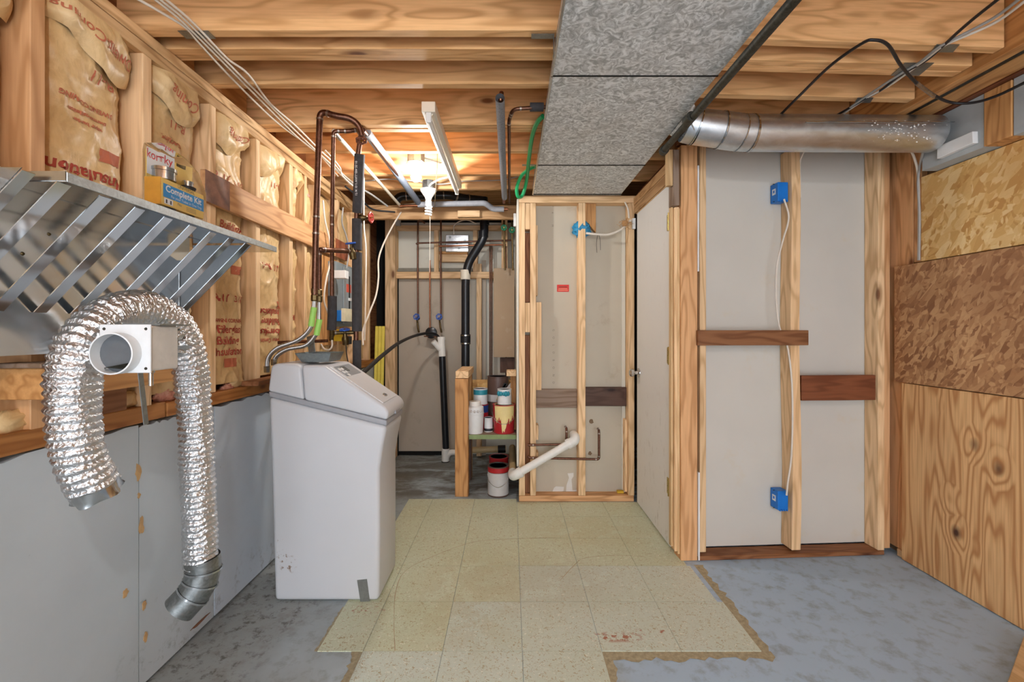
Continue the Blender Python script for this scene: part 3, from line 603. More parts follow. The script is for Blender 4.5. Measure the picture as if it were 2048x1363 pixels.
text_on('badge_lettering', 'Whirlpool', .0085, lambda x, y: cpos+by_*x-bx_*y+sn*.0036, plain('badge_ink', (50, 60, 90), .5), lo_)
obj('duct_tape', MB().add([(-.690, Y0-.0008, .10), (-.645, Y0-.0008, .105), (-.632, Y0-.0008, .005), (-.675, Y0-.0008, .003), (-.690, Y0+.0002, .10), (-.645, Y0+.0002, .105), (-.632, Y0+.0002, .005), (-.675, Y0+.0002, .003)], [(0,3,2,1),(4,5,6,7),(0,1,5,4),(1,2,6,5),(2,3,7,6),(3,0,4,7)]), metal('silver_tape', (150, 152, 152), .45, .1, 30), sf)
obj('lid_latch', MB().box(-.565, -.5445, 2.10, 2.17, .826, .842), plain('band_grey', (160, 162, 168)), sf)
# galvanised scoop lying on the softener
sc = thing('metal_scoop', 'small galvanised metal scoop lying on top of the softener', 'scoop', (-.93, 2.12, 1.073))
z = 1.074; M_scoop = metal('dull_scoop', (150, 160, 162), .45, .12, 40)
mb = MB(); tw = .003
r0 = [(-.975, 2.06), (-.85, 2.06), (-.85, 2.20), (-.975, 2.20)]; r1 = [(-1.0, 2.045), (-.835, 2.05), (-.835, 2.215), (-1.0, 2.215)]
mb.add([(*p, z) for p in r0]+[(*p, z+.042) for p in r1], [(0,3,2,1), (0,1,5,4), (1,2,6,5), (2,3,7,6), (3,0,4,7)])
mb.add([(p[0]*.995-.0045, p[1]*.999+.002, z+.003) for p in r0]+[(p[0]*.995-.0045, p[1]*.999+.002, z+.0415) for p in r1], [(0,1,2,3), (0,4,5,1), (1,5,6,2), (2,6,7,3), (3,7,4,0)])
obj('scoop_pan', mb, M_scoop, sc, recalc=False); obj('scoop_handle', MB().bar((-.985, 2.195, z+.035), (-1.01, 2.225, z+.12), .035, .006, (0, 1, 0)), M_scoop, sc, .002, 2)
# ---- hoses from the softener up to the copper pipes
def braided():
    m = Mat('braided_steel', .3, 1.0); v = m.obj(); k = m.n('ShaderNodeTexWave'); m.put(k.inputs['Vector'], v); k.inputs['Scale'].default_value = 90; k.inputs['Distortion'].default_value = 1
    m.col(m.ramp(k.outputs['Fac'], [(.2, hexc(140, 140, 138)), (.8, hexc(214, 214, 212))])); m.bump(k.outputs['Fac'], .4, .003); return m.m
M_braid = braided(); M_tag = plain('lime_green_tag', (166, 220, 110), .5, 0, .06)
def hose(lab, pts, tagp, xbase):
    t = thing('braided_hose', lab, 'hose', pts[0], 'flexible steel hoses on the softener')
    obj('hose_tube', MB().tube(smooth(pts, 10), .0105, 14), M_braid, t, sm=True, ang=60)
    top = Vector(pts[-1]); obj('hose_nut', MB().lathe([(.015, 0), (.017, .006), (.017, .028), (.014, .034), (.016, .04), (.016, .06), (.0125, .064)], top-Vector((0, 0, .005)), (0, 0, 1), 8), M_darkbrass, t)
    a, b = Vector(tagp[0]), Vector(tagp[1]); obj('paper_tag', MB().tube([a, a.lerp(b, .5), b], .014, 14, False), M_tag, t, sm=True)
    obj('lower_nut', MB().lathe([(.014, 0), (.015, .03)], Vector(pts[0])-Vector((0, 0, .005)), (0, 0, 1), 6), M_steel, t)
hose('braided steel hose with green tag, the outer higher one over the softener', [P(534, 742, 2.12), P(537, 715, 2.12), P(556, 695, 2.12), P(595, 680, 2.12), P(618, 660, 2.12), P(625, 638, 2.12), P(629, 600, 2.12)], (P(622, 652, 2.12), P(628, 614, 2.12)), 0)
hose('braided steel hose with green tag, the inner lower one over the softener', [P(548, 728, 2.16), P(553, 712, 2.16), P(575, 698, 2.16), P(612, 690, 2.16), P(632, 668, 2.16), P(637, 650, 2.16), P(638, 602, 2.16)], (P(633, 670, 2.16), P(639, 638, 2.16)), 0)
# ---- copper pipes rising to the joists
def pipe_thing(name, lab, cat, pts, r, mat, group=None, fil=.03, seg=14, rings=()):
    t = thing(name, lab, cat, Vector(pts[0]), group)
    q = fillet(pts, fil) if fil else [Vector(p) for p in pts]
    obj('pipe', MB().tube(q, r, seg), mat, t, sm=True, ang=60)
    for i in range(1, len(pts)-1):
        if fil: 
            a, b, c = Vector(pts[i-1]), Vector(pts[i]), Vector(pts[i+1])
            for d in ((a-b), (c-b)):
                if d.length > fil*2.2:
                    p = b+d.normalized()*fil*1.0; obj('solder_joint', MB().tube([p, p+d.normalized()*.008], r*1.13, seg), M_solder, t, sm=True)
    for p, q2, rr in rings: obj('fitting', MB().tube([p, q2], rr, seg), mat, t, sm=True)
    return t
Yp = 2.11
pipe_thing('copper_pipe', 'thick brown copper pipe looping over to the valve under the joists', 'pipe', [P(629, 598, 2.12), P(632, 450, Yp), P(640, 222, Yp), P(672, 232, Yp), P(700, 236, 2.13), P(718, 250, 2.15), P(724, 272, 2.16)], .0145, M_copper, fil=.035)
pipe_thing('copper_pipe', 'slim brown copper pipe rising beside the thick one to the cream pipe', 'pipe', [P(664, 596, 2.35), P(664, 440, 2.34), P(667, 262, 2.22), P(700, 262, 2.24), P(722, 258, 2.26)], .0105, M_copper, fil=.02)
pipe_thing('copper_pipe', 'short copper pipe crossing from the inner hose to the blue valve', 'pipe', [P(638, 600, 2.16), P(638, 500, 2.16), P(642, 499, 2.16), P(700, 502, 2.38), P(714, 510, 2.42)], .0125, M_copper, fil=.016)
t = pipe_thing('copper_pipe', 'horizontal copper pipe with frayed black sleeve behind the hoses', 'pipe', [P(497, 687, 2.42), P(655, 681, 2.42)], .009, M_copper, fil=0)
obj('foam_sleeve', MB().tube([P(490, 685, 2.42), P(512, 686, 2.42), P(546, 685, 2.42)], .022, 16), M_insul, t, sm=True, ang=50)
t = pipe_thing('insulated_pipe', 'tall pipe in printed black foam insulation behind the softener', 'pipe', [P(722, 270, 2.30), P(716, 310, 2.32), P(713, 440, 2.42), P(712, 765, 2.45)], .0135, M_copper, fil=0)
for a, b in ((308, 425), (438, 500), (505, 662), (680, 766)):
    tt = lambda y: P(721-7*min(1, (y-270)/170), y, 2.32+.10*min(1, (y-310)/130) if y < 440 else 2.42+.03*(y-440)/325)
    obj('foam_sleeve', MB().tube([tt(a), tt((a+b)/2), tt(b)], .0265 if a < 600 else .023, 18), M_insul, t, sm=True, ang=50)
pr = P(715, 365, 2.36)
for i, ch in enumerate('HOGI 17 M 10 // 4 WALL-E84-2E-10'): pass
text_on('sleeve_print', '17 M 10 // WALL-E84-2E-10', .0155, lambda x, y: (P(718.5, 367, 2.33).x+y-.004, 2.305-.002+ (-.0105 if 0 else -.0105), pr.z+x+.0), M_white, t, .0002)
def wheel_valve(lab, c, axis, hand, r=.028, body=M_darkbrass):
    c = Vector(c); ax = Vector(axis).normalized(); t = thing('gate_valve', lab, 'valve', c, 'wheel-handled valves')
    obj('valve_body', MB().lathe([(.012, -.03), (.017, -.028), (.017, -.012), (.02, 0), (.017, .012), (.012, .02), (.010, .034), (.006, .036), (.005, .052)], c-ax*.03, ax, 14), body, t, sm=True)
    u = ax.orthogonal().normalized(); w = ax.cross(u); n = 20; hc = c+ax*.026
    ring = [hc+(u*math.cos(2*PI*k/n)+w*math.sin(2*PI*k/n))*(r*(1+.08*math.cos(6*2*PI*k/n))) for k in range(n+1)]
    h = MB().tube(ring, .0048, 8, False)
    for k in range(3): h.bar(hc-(u*math.cos(k*PI/3)+w*math.sin(k*PI/3))*r, hc+(u*math.cos(k*PI/3)+w*math.sin(k*PI/3))*r, .006, .004, ax)
    hd = obj('hand_wheel', h, hand, t, sm=True, recalc=False); obj('wheel_nut', MB().lathe([(.006, -.003), (.006, .006)], hc, ax, 6), M_brass, hd)
    return t
wheel_valve('small rusty wheel valve under the joists at the copper loop', P(722, 272, 2.20), (.2, -.3, -1), plain('rust', (122, 74, 54), .7, 0, .25), .024)
wheel_valve('red wheel valve on the black insulated pipe', P(733, 435, 2.42), (1, -.15, 0), M_red, .026)
wheel_valve('blue wheel valve at the end of the crossing copper pipe', P(703, 496, 2.38), (-.1, -.2, 1), M_bluev, .024)
wheel_valve('blue wheel valve low beside the grey breaker panel', P(690, 668, 2.42), (0, -.2, 1), M_bluev, .024)
pipe_thing('copper_pipe', 'low copper cross pipe under the blue valve by the panel', 'pipe', [P(662, 676, 2.42), P(666, 665, 2.42), P(708, 664, 2.45)], .011, M_darkbrass, fil=.01)
t = thing('insulated_pipe', 'short black foam sleeve around the slim copper pipe', 'pipe', P(664, 660, 2.36))
obj('foam_sleeve', MB().tube([P(664.5, 592, 2.36), P(664.5, 630, 2.36), P(663, 660, 2.36)], .0235, 18), M_insul, t, sm=True, ang=50)
obj('pipe_end', MB().tube([P(663, 659, 2.36), P(663, 680, 2.38)], .011, 12), M_darkbrass, t, sm=True)
t = pipe_thing('insulated_pipe', 'grey foam insulated pipe running back from the copper loop', 'pipe', [P(726, 260, 2.20), P(733, 268, 2.26), P(833, 398, 3.35)], .012, M_copper, fil=0)
obj('foam_sleeve', MB().tube([P(733, 264, 2.26), P(775, 320, 2.64)], .023, 18), M_insulg, t, sm=True, ang=50); obj('foam_sleeve', MB().tube([P(775.5, 320.6, 2.645), P(836, 404, 3.4)], .0235, 18), plain('dark_grey_sleeve', (112, 120, 134), .7), t, sm=True, ang=50)
t = pipe_thing('plastic_pipe', 'cream plastic pipe running back beneath the joists', 'pipe', [P(668, 262, 2.22), P(676, 272, 2.28), P(801, 412, 3.56), P(830, 408, 3.6)], .011, M_cpvc, fil=.02)
obj('copper_adapter', MB().tube([P(668, 262, 2.22), P(680, 277, 2.31)], .0125, 14), M_solder, t, sm=True)
# ---- breaker panel and boxes on the left wall
t = thing('breaker_panel', 'grey steel breaker panel on the left wall behind pipes', 'breaker panel', (-1.2, 3.35, 1.25))
Xb = -1.20; ya, yb2 = PX(672, 600, Xb).y, PX(706, 600, Xb).y
obj('panel_box', MB().box(-1.26, Xb, ya, yb2, 1.25, 1.70), M_grey, t, .004, 2); pd = obj('panel_door', MB().box(Xb, Xb+.012, ya+.12, yb2-.02, 1.27, 1.68), plain('panel_door', (150, 160, 164), .4, 0, .04), t, .003, 2)
obj('panel_lip', MB().box(Xb+.012, Xb+.014, yb2-.12, yb2-.10, 1.32, 1.62), M_black, pd); obj('panel_sticker', MB().box(Xb+.012, Xb+.0135, ya+.16, ya+.25, 1.50, 1.56), plain('sticker_red', (214, 90, 70), .5), pd); obj('panel_latch', MB().box(Xb+.012, Xb+.02, ya+.2, ya+.24, 1.44, 1.46), M_white, pd)
lumber('backing_board', -1.275, -1.255, ya-.15, yb2+.1, 1.12, 1.73, 'orange', wl)
def gadget(name, lab, cat, x0, x1, y0, y1, Y, d, mat, bev=.003):
    return tag(obj(name, MB().box(XA(x0, Y), XA(x1, Y), Y, Y+d, ZA(y1, Y), ZA(y0, Y)), mat, None, bev, 2), lab, cat)
g = gadget('junction_box', 'small white plastic box above the breaker panel', 'junction box', 668, 691, 540, 556, 2.95, .06, M_white)
g = gadget('meter_box', 'blue and cream box under the breaker panel', 'meter', 672, 682, 620, 642, 2.98, .28, M_blue); obj('cream_side', MB().box(XA(682, 2.98), XA(690, 2.98), 2.985, 3.26, ZA(642, 2.98), ZA(616, 2.98)), plain('cream_plastic', (226, 220, 190), .5), g)
g = gadget('bypass_valve', 'yellow plastic bypass block behind the low blue valve', 'valve', 667, 686, 658, 682, 2.52, .05, plain('yellow_plastic', (226, 188, 44), .45)); obj('cream_end', MB().box(XA(686, 2.52), XA(690, 2.52), 2.522, 2.56, ZA(682, 2.52), ZA(660, 2.52)), M_cpvc, g); obj('black_socket', MB().box(XA(686, 2.50), XA(699, 2.50), 2.49, 2.54, ZA(688, 2.5), ZA(672, 2.5)), M_rubber, g, .003, 2)
# ---- cables
def cable(lab, pts, r, mat, group=None, n=8, name='electrical_cable', cat='cable'):
    return tag(obj(name, MB().tube(smooth(pts, n), r, 8), mat, None, sm=True, ang=70), lab, cat, group)
G1 = 'white cables along the ceiling'
zc_ = JB-.006
cable('white cable along the joists, leftmost, bowing left near the photo top', [PZ(x, y, zc_) for x, y in ((268, -6), (328, 28), (372, 56), (402, 90), (470, 163), (556, 246), (634, 304), (676, 352))], .0043, M_cable, G1)
cable('white cable along the joists, second from the left, under the metal plate', [PZ(x, y, zc_) for x, y in ((304, -6), (352, 32), (384, 62), (440, 118), (526, 205), (600, 278), (650, 318), (700, 368))], .0043, M_cable, G1)
cable('white cable along the joists, third from the left, under the metal plate', [PZ(x, y, zc_) for x, y in ((314, -6), (362, 32), (395, 64), (452, 122), (512, 182), (592, 262), (660, 326), (716, 376))], .0043, M_cable, G1)
cable('white cable along the joists, rightmost, bowing right past the plate', [PZ(x, y, zc_) for x, y in ((326, -6), (376, 36), (406, 66), (456, 118), (496, 148), (540, 206), (592, 252), (640, 300), (664, 322), (690, 352), (730, 382))], .0043, M_cable, G1)
cable('looping white cable between joists above the copper pipes', [P(650, 300, 2.4), P(664, 315, 2.45), P(680, 335, 2.6), P(684, 350, 2.7), P(700, 366, 2.9), P(716, 380, 3.0)], .004, M_cable)
cable('long white cable hanging in a bend beside the alcove post', [P(802, 424, 3.592), P(785, 452, 3.5), P(766, 490, 3.4), P(757, 520, 3.35), P(757, 555, 3.3), P(752, 590, 3.25), P(740, 622, 3.2), P(726, 660, 3.15), P(726, 690, 3.1)], .0065, M_cable)
cable('white cable hanging straight behind the insulated pipe', [P(728, 352, 2.92), P(728, 450, 3.0), P(732, 500, 3.0), P(731, 600, 3.0), P(729, 680, 3.0)], .005, M_cable)
cable('white cable hanging from the plate left of the slim pipe', [PX(646, 400, -1.21), PX(650, 440, -1.21), PX(659, 480, -1.20), PX(661, 520, -1.2), PX(652, 560, -1.2), PX(648, 600, -1.2), PX(656, 625, -1.2)], .006, M_cable)
cable('grey cable hanging from the plate beside the breaker panel', [PX(686, 415, -1.2), PX(684, 445, -1.2), PX(692, 470, -1.2), PX(698, 500, -1.2), PX(694, 530, -1.2), PX(690, 548, -1.2)], .006, M_cableg)
cable('pale cable curling under the yellow bypass block', [P(642, 688, 2.4), P(648, 697, 2.38), P(658, 699, 2.36), P(664, 692, 2.36), P(664, 680, 2.37)], .005, M_cable)
cable('black cord dropping from the bypass block to the sill', [P(692, 688, 2.5), P(694, 712, 2.5), P(700, 738, 2.5), P(708, 755, 2.5)], .003, M_cableb)
cable('grey wire bundle crossing the far joists above the bulb', [P(730, 362, 3.0), P(776, 358, 3.05), P(830, 362, 3.1), P(880, 368, 3.12), P(930, 362, 3.12), P(1000, 360, 3.12), P(1040, 352, 3.1)], .004, M_cableg)
cable('grey flexible conduit arching to the spiral lamp', [P(858, 378, 3.08), P(862, 368, 3.05), P(880, 358, 3.02), P(896, 354, 3.0)], .008, M_cableg)
cable('thin white pull cord hanging from the spiral lamp', [P(860, 428, 3.1), P(860, 470, 3.1), P(859, 545, 3.1)], .0012, M_cable)
cable('bead pull chain hanging from the batten light', [P(875, 300, 2.6), P(874, 340, 2.6), P(869, 420, 2.6)], .0018, M_darkbrass)
cable('black bundled wire under the far joists at left', [P(690, 372, 3.1), P(720, 396, 3.2), P(745, 418, 3.3), P(790, 424, 3.4)], .007, M_cableb)
cable('grey cable fanning out under the far joists at left', [P(700, 366, 3.1), P(716, 374, 3.15), P(742, 388, 3.2), P(775, 412, 3.4)], .007, M_cableg)
# ---- galvanised wall shelf
XS, XF_, ZS = -1.203, -.94, 1.535
t = thing('metal_shelf', 'galvanised steel wall shelf with slanted braces at upper left', 'shelf', (XS, 1.35, 1.16))
obj('shelf_top', MB().box(XS, XF_, .935, 1.774, ZS, ZS+.0025), M_shelfsteel, t)
obj('front_lip', MB().box(XF_-.002, XF_+.001, .935, 1.774, ZS, ZS+.021), metal('lip_zinc', (196, 204, 208), .38, .14, 70), t, .0007, 1)
obj('end_lip', MB().box(-1.045, XF_, .932, .935, ZS+.002, ZS+.022), M_steel, t)
obj('end_flap', MB().add([(-1.0, .905, 1.555), (-1.08, .905, 1.555), (-1.08, .905, 1.47), (-1.0, .902, 1.553), (-1.08, .902, 1.555), (-1.08, .902, 1.47)], [(0,1,2), (5,4,3), (0,3,4,1), (1,4,5,2), (2,5,3,0)]), M_steel, t)
zb = 1.16
bp = obj('back_panel', MB().box(XS-.004, XS, .60, 1.655, zb, ZS), M_shelfsteel, t)
obj('seam', MB().box(XS, XS+.0015, 1.602, 1.606, zb, ZS-.09), M_steel, bp); obj('seam', MB().box(XS+.12, XS+.122, .7, 1.7, ZS-.002, ZS-.0005), M_steel, bp)
for x, y in ((98, 468), (45, 507)):
    c = PX(x, y, XS); obj('rivet', MB().lathe([(.005, 0), (.003, .003)], c, (1, 0, 0), 10), M_darkbrass, bp)
for x in (146, 226, 293, 348, 396, 435, 471, 502):
    yb = .94*F/(CX-x); w = .030
    a = Vector((XF_-.004, yb-w/2, ZS-.004)); b = Vector((XS+.004, yb-w/2, ZS-.268))
    bt = obj('brace', MB().bar(a, b, w, .0022, (1, 0, -1)), M_shelfsteel, t)
obj('end_gusset', MB().prism([(XS, 1.268), (XF_-.004, 1.531), (-1.156, 1.531), (-1.156, 1.50), (-1.19, 1.476), (XS, 1.476)], 'y', 1.608, 1.6105), plain('dull_zinc', (132, 136, 140), .38, .4, .08), t)
for yb in (.60, .69, .78, .865):
    a = Vector((XF_-.004, yb, ZS-.004)); b = Vector((XS+.004, yb, ZS-.268)); obj('brace', MB().bar(a, b, .024, .0022, (1, 0, -1)), M_shelfsteel, t)
obj('shelf_extension', MB().box(XS, -1.05, .55, .93, ZS, ZS+.0025), M_shelfsteel, t)
mb = MB()
for i in range(40): mb.bar((-1.12, .62+i*.0105, ZS+.003), (-1.12, .62+i*.0105, ZS+.045), .003, .003, (1, 0, 0))
for k in range(5): mb.bar((-1.12, .61, ZS+.005+k*.0095), (-1.12, 1.04, ZS+.005+k*.0095), .003, .003)
tag(obj('mesh_strip', mb, M_white), 'white plastic mesh strip standing on the metal shelf', 'mesh')
# ---- toilet repair kit in its blister pack
XK = -1.03; ka, kb2 = 1.255, 1.435; kz = ZS+.003
t = thing('repair_kit', 'blister packed toilet repair kit standing on the metal shelf', 'package', (XK, (ka+kb2)/2, kz))
M_ylw = plain('kit_yellow', (232, 196, 104), .5, 0, .04); M_kblu = plain('kit_blue', (40, 140, 204), .45, 0, .05); M_kdark = plain('kit_dark', (52, 50, 52), .35)
def kp(u, v, off=0.0): return Vector((XK+off, ka+(kb2-ka)*u, kz+.215*v))
def kslab(u0, u1, v0, v1, o0, o1):
    vs = [kp(u, v, o) for o in (o0, o1) for u, v in ((u0, v0), (u1, v0), (u1, v1), (u0, v1))]
    return MB().add(vs, [(0,3,2,1),(4,5,6,7),(0,1,5,4),(1,2,6,5),(2,3,7,6),(3,0,4,7)])
bc = obj('backing_card', kslab(.04, .96, .0, .93, -.012, -.010), M_ylw, t)
obj('card_corner', kslab(.05, .55, .62, .97, -.0098, -.009), M_white, bc)
text_on('brand_lettering', 'korky', .036, lambda x, y: kp(.27, .89, -.0085)+Vector((0, x, y)), plain('korky_red', (206, 44, 40), .5), bc, .0002)
obj('hang_hole', kslab(.60, .80, .885, .925, -.0098, -.0088), M_darkbrass, bc)
sl = obj('kit_sleeve', kslab(.02, .98, .20, .56, .022, .035), M_ylw, t, .002, 2); obj('sleeve_side', kslab(.0, .02, .20, .56, -.01, .034), plain('kit_orange', (222, 160, 60), .5), sl)
bl = obj('blue_band', kslab(.05, .97, .31, .49, .0352, .0358), M_kblu, sl)
text_on('title_lettering', 'Complete Kit', .0265, lambda x, y: kp(.5, .43, .0363)+Vector((0, x, y)), M_white, bl, .0006)
text_on('subtitle_lettering', 'Fix your Toilet in One Trip', .0115, lambda x, y: kp(.56, .345, .0363)+Vector((0, x, y)), M_white, bl)
text_on('small_lettering', 'UNIVERSAL', .014, lambda x, y: kp(.55, .525, .0358)+Vector((0, x, y)), plain('kit_ink', (90, 80, 60), .6), sl)
text_on('small_lettering', 'Fits:', .011, lambda x, y: kp(.40, .275, .0358)+Vector((0, x, y)), plain('kit_ink', (90, 80, 60), .6), sl)
for k in range(3): obj('text_line', kslab(.55, .78, .275-k*.022, .28-k*.022, .0352, .0356), plain('kit_ink', (90, 80, 60), .6), sl)
obj('small_picture', kslab(.07, .25, .225, .30, .0352, .0358), M_white, sl)
for u in (.10, .19): obj('picture_mark', kslab(u, u+.03, .235, .285, .0359, .0362), M_kdark, sl)
for u, v0, v1, r, m_ in ((.27, .58, .74, .027, M_steel), (.27, .0, .2, .024, M_kdark), (.76, .56, .62, .022, M_kdark), (.76, .62, .70, .016, M_chrome), (.74, .02, .2, .02, M_kdark)):
    obj('valve_part', MB().lathe([(r, 0), (r, .215*(v1-v0)*.7), (r*1.1, .215*(v1-v0)*.72), (r*1.1, .215*(v1-v0))], kp(u, v0, .008), (0, 0, 1), 20), m_, t, sm=True)
obj('red_flapper', MB().lathe([(.02, 0), (.022, .006), (.012, .014), (0, .016)], kp(.5, .02, .012), (0, 0, 1), 18), M_red, t, sm=True)
m = Mat('clear_blister', .06); m.b.inputs['Transmission Weight'].default_value = 1; m.b.inputs['IOR'].default_value = 1.08; m.col((.98, .98, .98))
obj('blister_shell', MB().prism([(ka-.006, kz), (kb2+.012, kz), (kb2+.006, kz+.13), (kb2-.03, kz+.185), (ka+.09, kz+.21), (ka+.0, kz+.218), (ka-.006, kz+.19)], 'x', XK-.014, XK+.0385), m.m, t, .004, 2)
# ---- foil dryer duct hung over the vent box
pts = smooth([(-.985, 1.045, .85), (-.995, 1.02, .93), (-1.0, 1.01, 1.05), (-1.0, 1.02, 1.16), (-1.0, 1.07, 1.235), (-1.0, 1.15, 1.275), (-1.0, 1.24, 1.275), (-1.0, 1.325, 1.225), (-1.0, 1.375, 1.13), (-1.0, 1.395, 1.0), (-1.0, 1.41, .8), (-1.0, 1.42, .6), (-1.0, 1.425, .47)], 26)
L = 0; pp_ = []; prev = pts[0]; acc = [0]
for p in pts[1:]: L += (p-prev).length; acc.append(L); prev = p
N = int(L/.0032); q = []; j = 0
for i in range(N+1):
    s_ = L*i/N
    while j < len(acc)-2 and acc[j+1] < s_: j += 1
    tt_ = (s_-acc[j])/max(1e-9, acc[j+1]-acc[j]); q.append(pts[j].lerp(pts[j+1], tt_))
def rfoil(i, a):
    s_ = L*i/N; ph = s_/.0185*2*PI+a*.5
    rr = .0485-.0025*min(1, s_/1.0)
    return rr+.0028*math.cos(ph)+.0028*mnoise.noise(Vector((math.cos(a)*3.4, math.sin(a)*3.4, s_*60)))+.003*mnoise.noise(Vector((math.cos(a)*1.5, math.sin(a)*1.5+7, s_*14)))
t = thing('foil_duct', 'crinkled silver foil dryer duct bent in an upside-down U', 'duct', (-1.0, 1.42, .33))
obj('foil_sleeve', MB().tube(q, .05, 40, False, rfoil), M_foil, t, sm=True, ang=80)
d0 = (q[0]-q[8]).normalized(); obj('cut_collar', MB().tube([q[3], q[0]+d0*.012, q[0]+d0*.022], .0485, 32, False, lambda i, a: .0485+(.006*math.sin(a*5) if i == 2 else 0)), M_steel, t, sm=True)
eb = [(-.995, 1.425, .49), (-.992, 1.427, .45), (-.998, 1.42, .412), (-1.014, 1.41, .378), (-1.045, 1.392, .342)]
obj('steel_elbow', MB().tube(eb, .05, 32, False), metal('elbow_zinc', (140, 144, 144), .4, .22, 45), t, ang=30, sm=True)
inn = obj('elbow_inside', MB().tube(eb, .0485, 32, False), plain('elbow_dark', (70, 72, 72), .6), t, sm=True)
for p_, n_ in ((eb[1], Vector(eb[2])-Vector(eb[0])), (eb[2], Vector(eb[3])-Vector(eb[1])), (eb[3], Vector(eb[4])-Vector(eb[2]))):
    n_.normalize(); obj('elbow_bead', MB().tube([Vector(p_)-n_*.003, Vector(p_)+n_*.003], .0525, 32, False), M_steel, t, sm=True)
# ---- plastic vent box with round collar
t = thing('vent_box', 'white plastic dryer vent box with round collar and torn foil', 'vent', (-.93, 1.13, 1.10))
ax = Vector((.06, -1, 0)).normalized(); sd = Vector((-ax.y, ax.x, 0)); fc = P(250, 697, 1.0)
def vb(a, s, z): return fc+ax*a+sd*(-s)+Vector((0, 0, z))
def vbox(a0, a1, s0, s1, z0, z1):
    vs = [vb(a, s, z) for z in (z0, z1) for a, s in ((a0, s0), (a1, s0), (a1, s1), (a0, s1))]
    return MB().add(vs, [(0,3,2,1),(4,5,6,7),(0,1,5,4),(1,2,6,5),(2,3,7,6),(3,0,4,7)])
M_vent = plain('aged_white_plastic', (222, 226, 228), .4, 0, .05)
obj('box_shell', vbox(-.10, -.004, -.050, .050, -.052, .052), plain('paper_wrapped_shell', (206, 202, 194), .6, 0, .12, .4, 14), t, .004, 2)
fp = obj('flange_plate', vbox(-.004, 0, -.055, .055, -.055, .055), M_vent, t, .001, 1)
for a in (-.045, .045):
    for z_ in (-.045, .045): obj('screw', MB().lathe([(.0035, 0), (.0025, .0018)], vb(0, a, z_), ax, 10), M_iron, fp)
cb = vb(0, .010, -.010)
obj('collar', MB().lathe([(.0465, 0), (.0465, .026), (.0435, .0263), (.0432, .002), (.0430, .0)], cb, ax, 40), M_vent, t, sm=True, ang=40, recalc=False)
obj('collar_dark', MB().lathe([(0, .0012), (.043, .0014)], cb, ax, 30), plain('vent_inside', (96, 100, 104), .6), t, recalc=False)
obj('damper_flap', MB().add([cb+ax*.003+sd*.03+Vector((0, 0, -.02)), cb+ax*.006-sd*.03+Vector((0, 0, -.034)), cb+ax*.03-sd*.01+Vector((0, 0, -.03)), cb+ax*.004+sd*.01+Vector((0, 0, -.036))], [(0, 1, 2), (0, 2, 3)]), M_iron, t, recalc=False)
for k in range(6):
    c_ = vb(-.11-.008*k, -.03+.02*(k % 4), .03-.02*(k % 3)); wool(c_, .024, M_foil, t, 'torn_foil', k*2.1, (1, 1, .8))
obj('hanger_bolt', MB().lathe([(.005, 0), (.005, .03), (.008, .031), (.008, .036)], vb(-.05, -.02, -.09), (0, 0, 1), 10), M_steel, t, sm=True)
obj('hanger_strap', MB().bar(vb(-.07, .02, -.05), vb(-.09, .02, -.19), .014, .002, (1, 0, 0)), M_plate, t)
obj('top_plate', vbox(-.14, -.03, -.055, .03, .053, .057), M_plate, t)
# ---- rectangular trunk duct
t = thing('trunk_duct', 'wide rectangular galvanised trunk duct hung beneath the joists', 'duct', (.466, 1.5, 2.17))
dx0, dx1, dz0, dz1 = .157, .775, 2.17, 2.2435
ys = [-2.4, -.9, .25, PZ(1300, 153, dz0).y, PZ(1150, 331, dz0).y, 3.085]
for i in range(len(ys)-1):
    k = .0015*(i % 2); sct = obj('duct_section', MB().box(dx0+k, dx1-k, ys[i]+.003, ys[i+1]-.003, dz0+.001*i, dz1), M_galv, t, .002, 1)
    obj('seam_shade', MB().box(dx0-.001, dx1+.001, ys[i+1]-.003, ys[i+1]+.003, dz0+.0005, dz0+.006), M_black, sct)  # black strip painting in the shadow line where duct sections overlap
    obj('edge_flange', MB().box(dx0-.006, dx0+.001, ys[i]+.002, ys[i+1]-.002, dz0-.001, dz0+.004), M_steel, sct)
obj('end_cap', MB().box(dx0, dx1, 3.086, 3.10, dz0+.001, dz1), M_galv, t)
for yh in (1.53, 2.72): obj('hanger_strap', MB().box(dx0-.0085, dx0-.0065, yh-.012, yh+.012, dz0+.0, JB-.004), M_plate, t); obj('hanger_tab', MB().box(dx0-.085, dx0-.0065, yh-.012, yh+.012, JB-.0065, JB-.0045), M_plate, t)
# ---- round branch duct with elbow
Yd, zd, rd = 2.055, ZA(266, 2.055), .0815
t = thing('round_duct', 'round galvanised branch duct crossing above the white stud wall', 'duct', (1.4, Yd, zd-rd))
xe = 1.985; x1_ = XA(1500, Yd); x2_ = XA(1440, Yd); x3_ = XA(1390, Yd)
M_round = metal('round_duct_zinc', (206, 212, 216), .36, .10, 22, .03, (.5, 1, 1))
m = bpy.data.materials['round_duct_zinc']
obj('straight_run', MB().tube([(x1_, Yd, zd), (xe, Yd+.02, zd+.004)], rd, 40, False), M_round, t, sm=True, ang=40)
obj('crimp_ring', MB().tube([(x1_-.002, Yd, zd), (x1_+.006, Yd, zd)], rd+.0025, 40, False), M_steel, t, sm=True)
ez = [(x1_, Yd, zd), (x1_-.05, Yd, zd+.002), (x2_, Yd-.005, zd+.012), (x3_, Yd-.005, zd+.028), (x3_-.045, Yd-.005, zd+.040)]
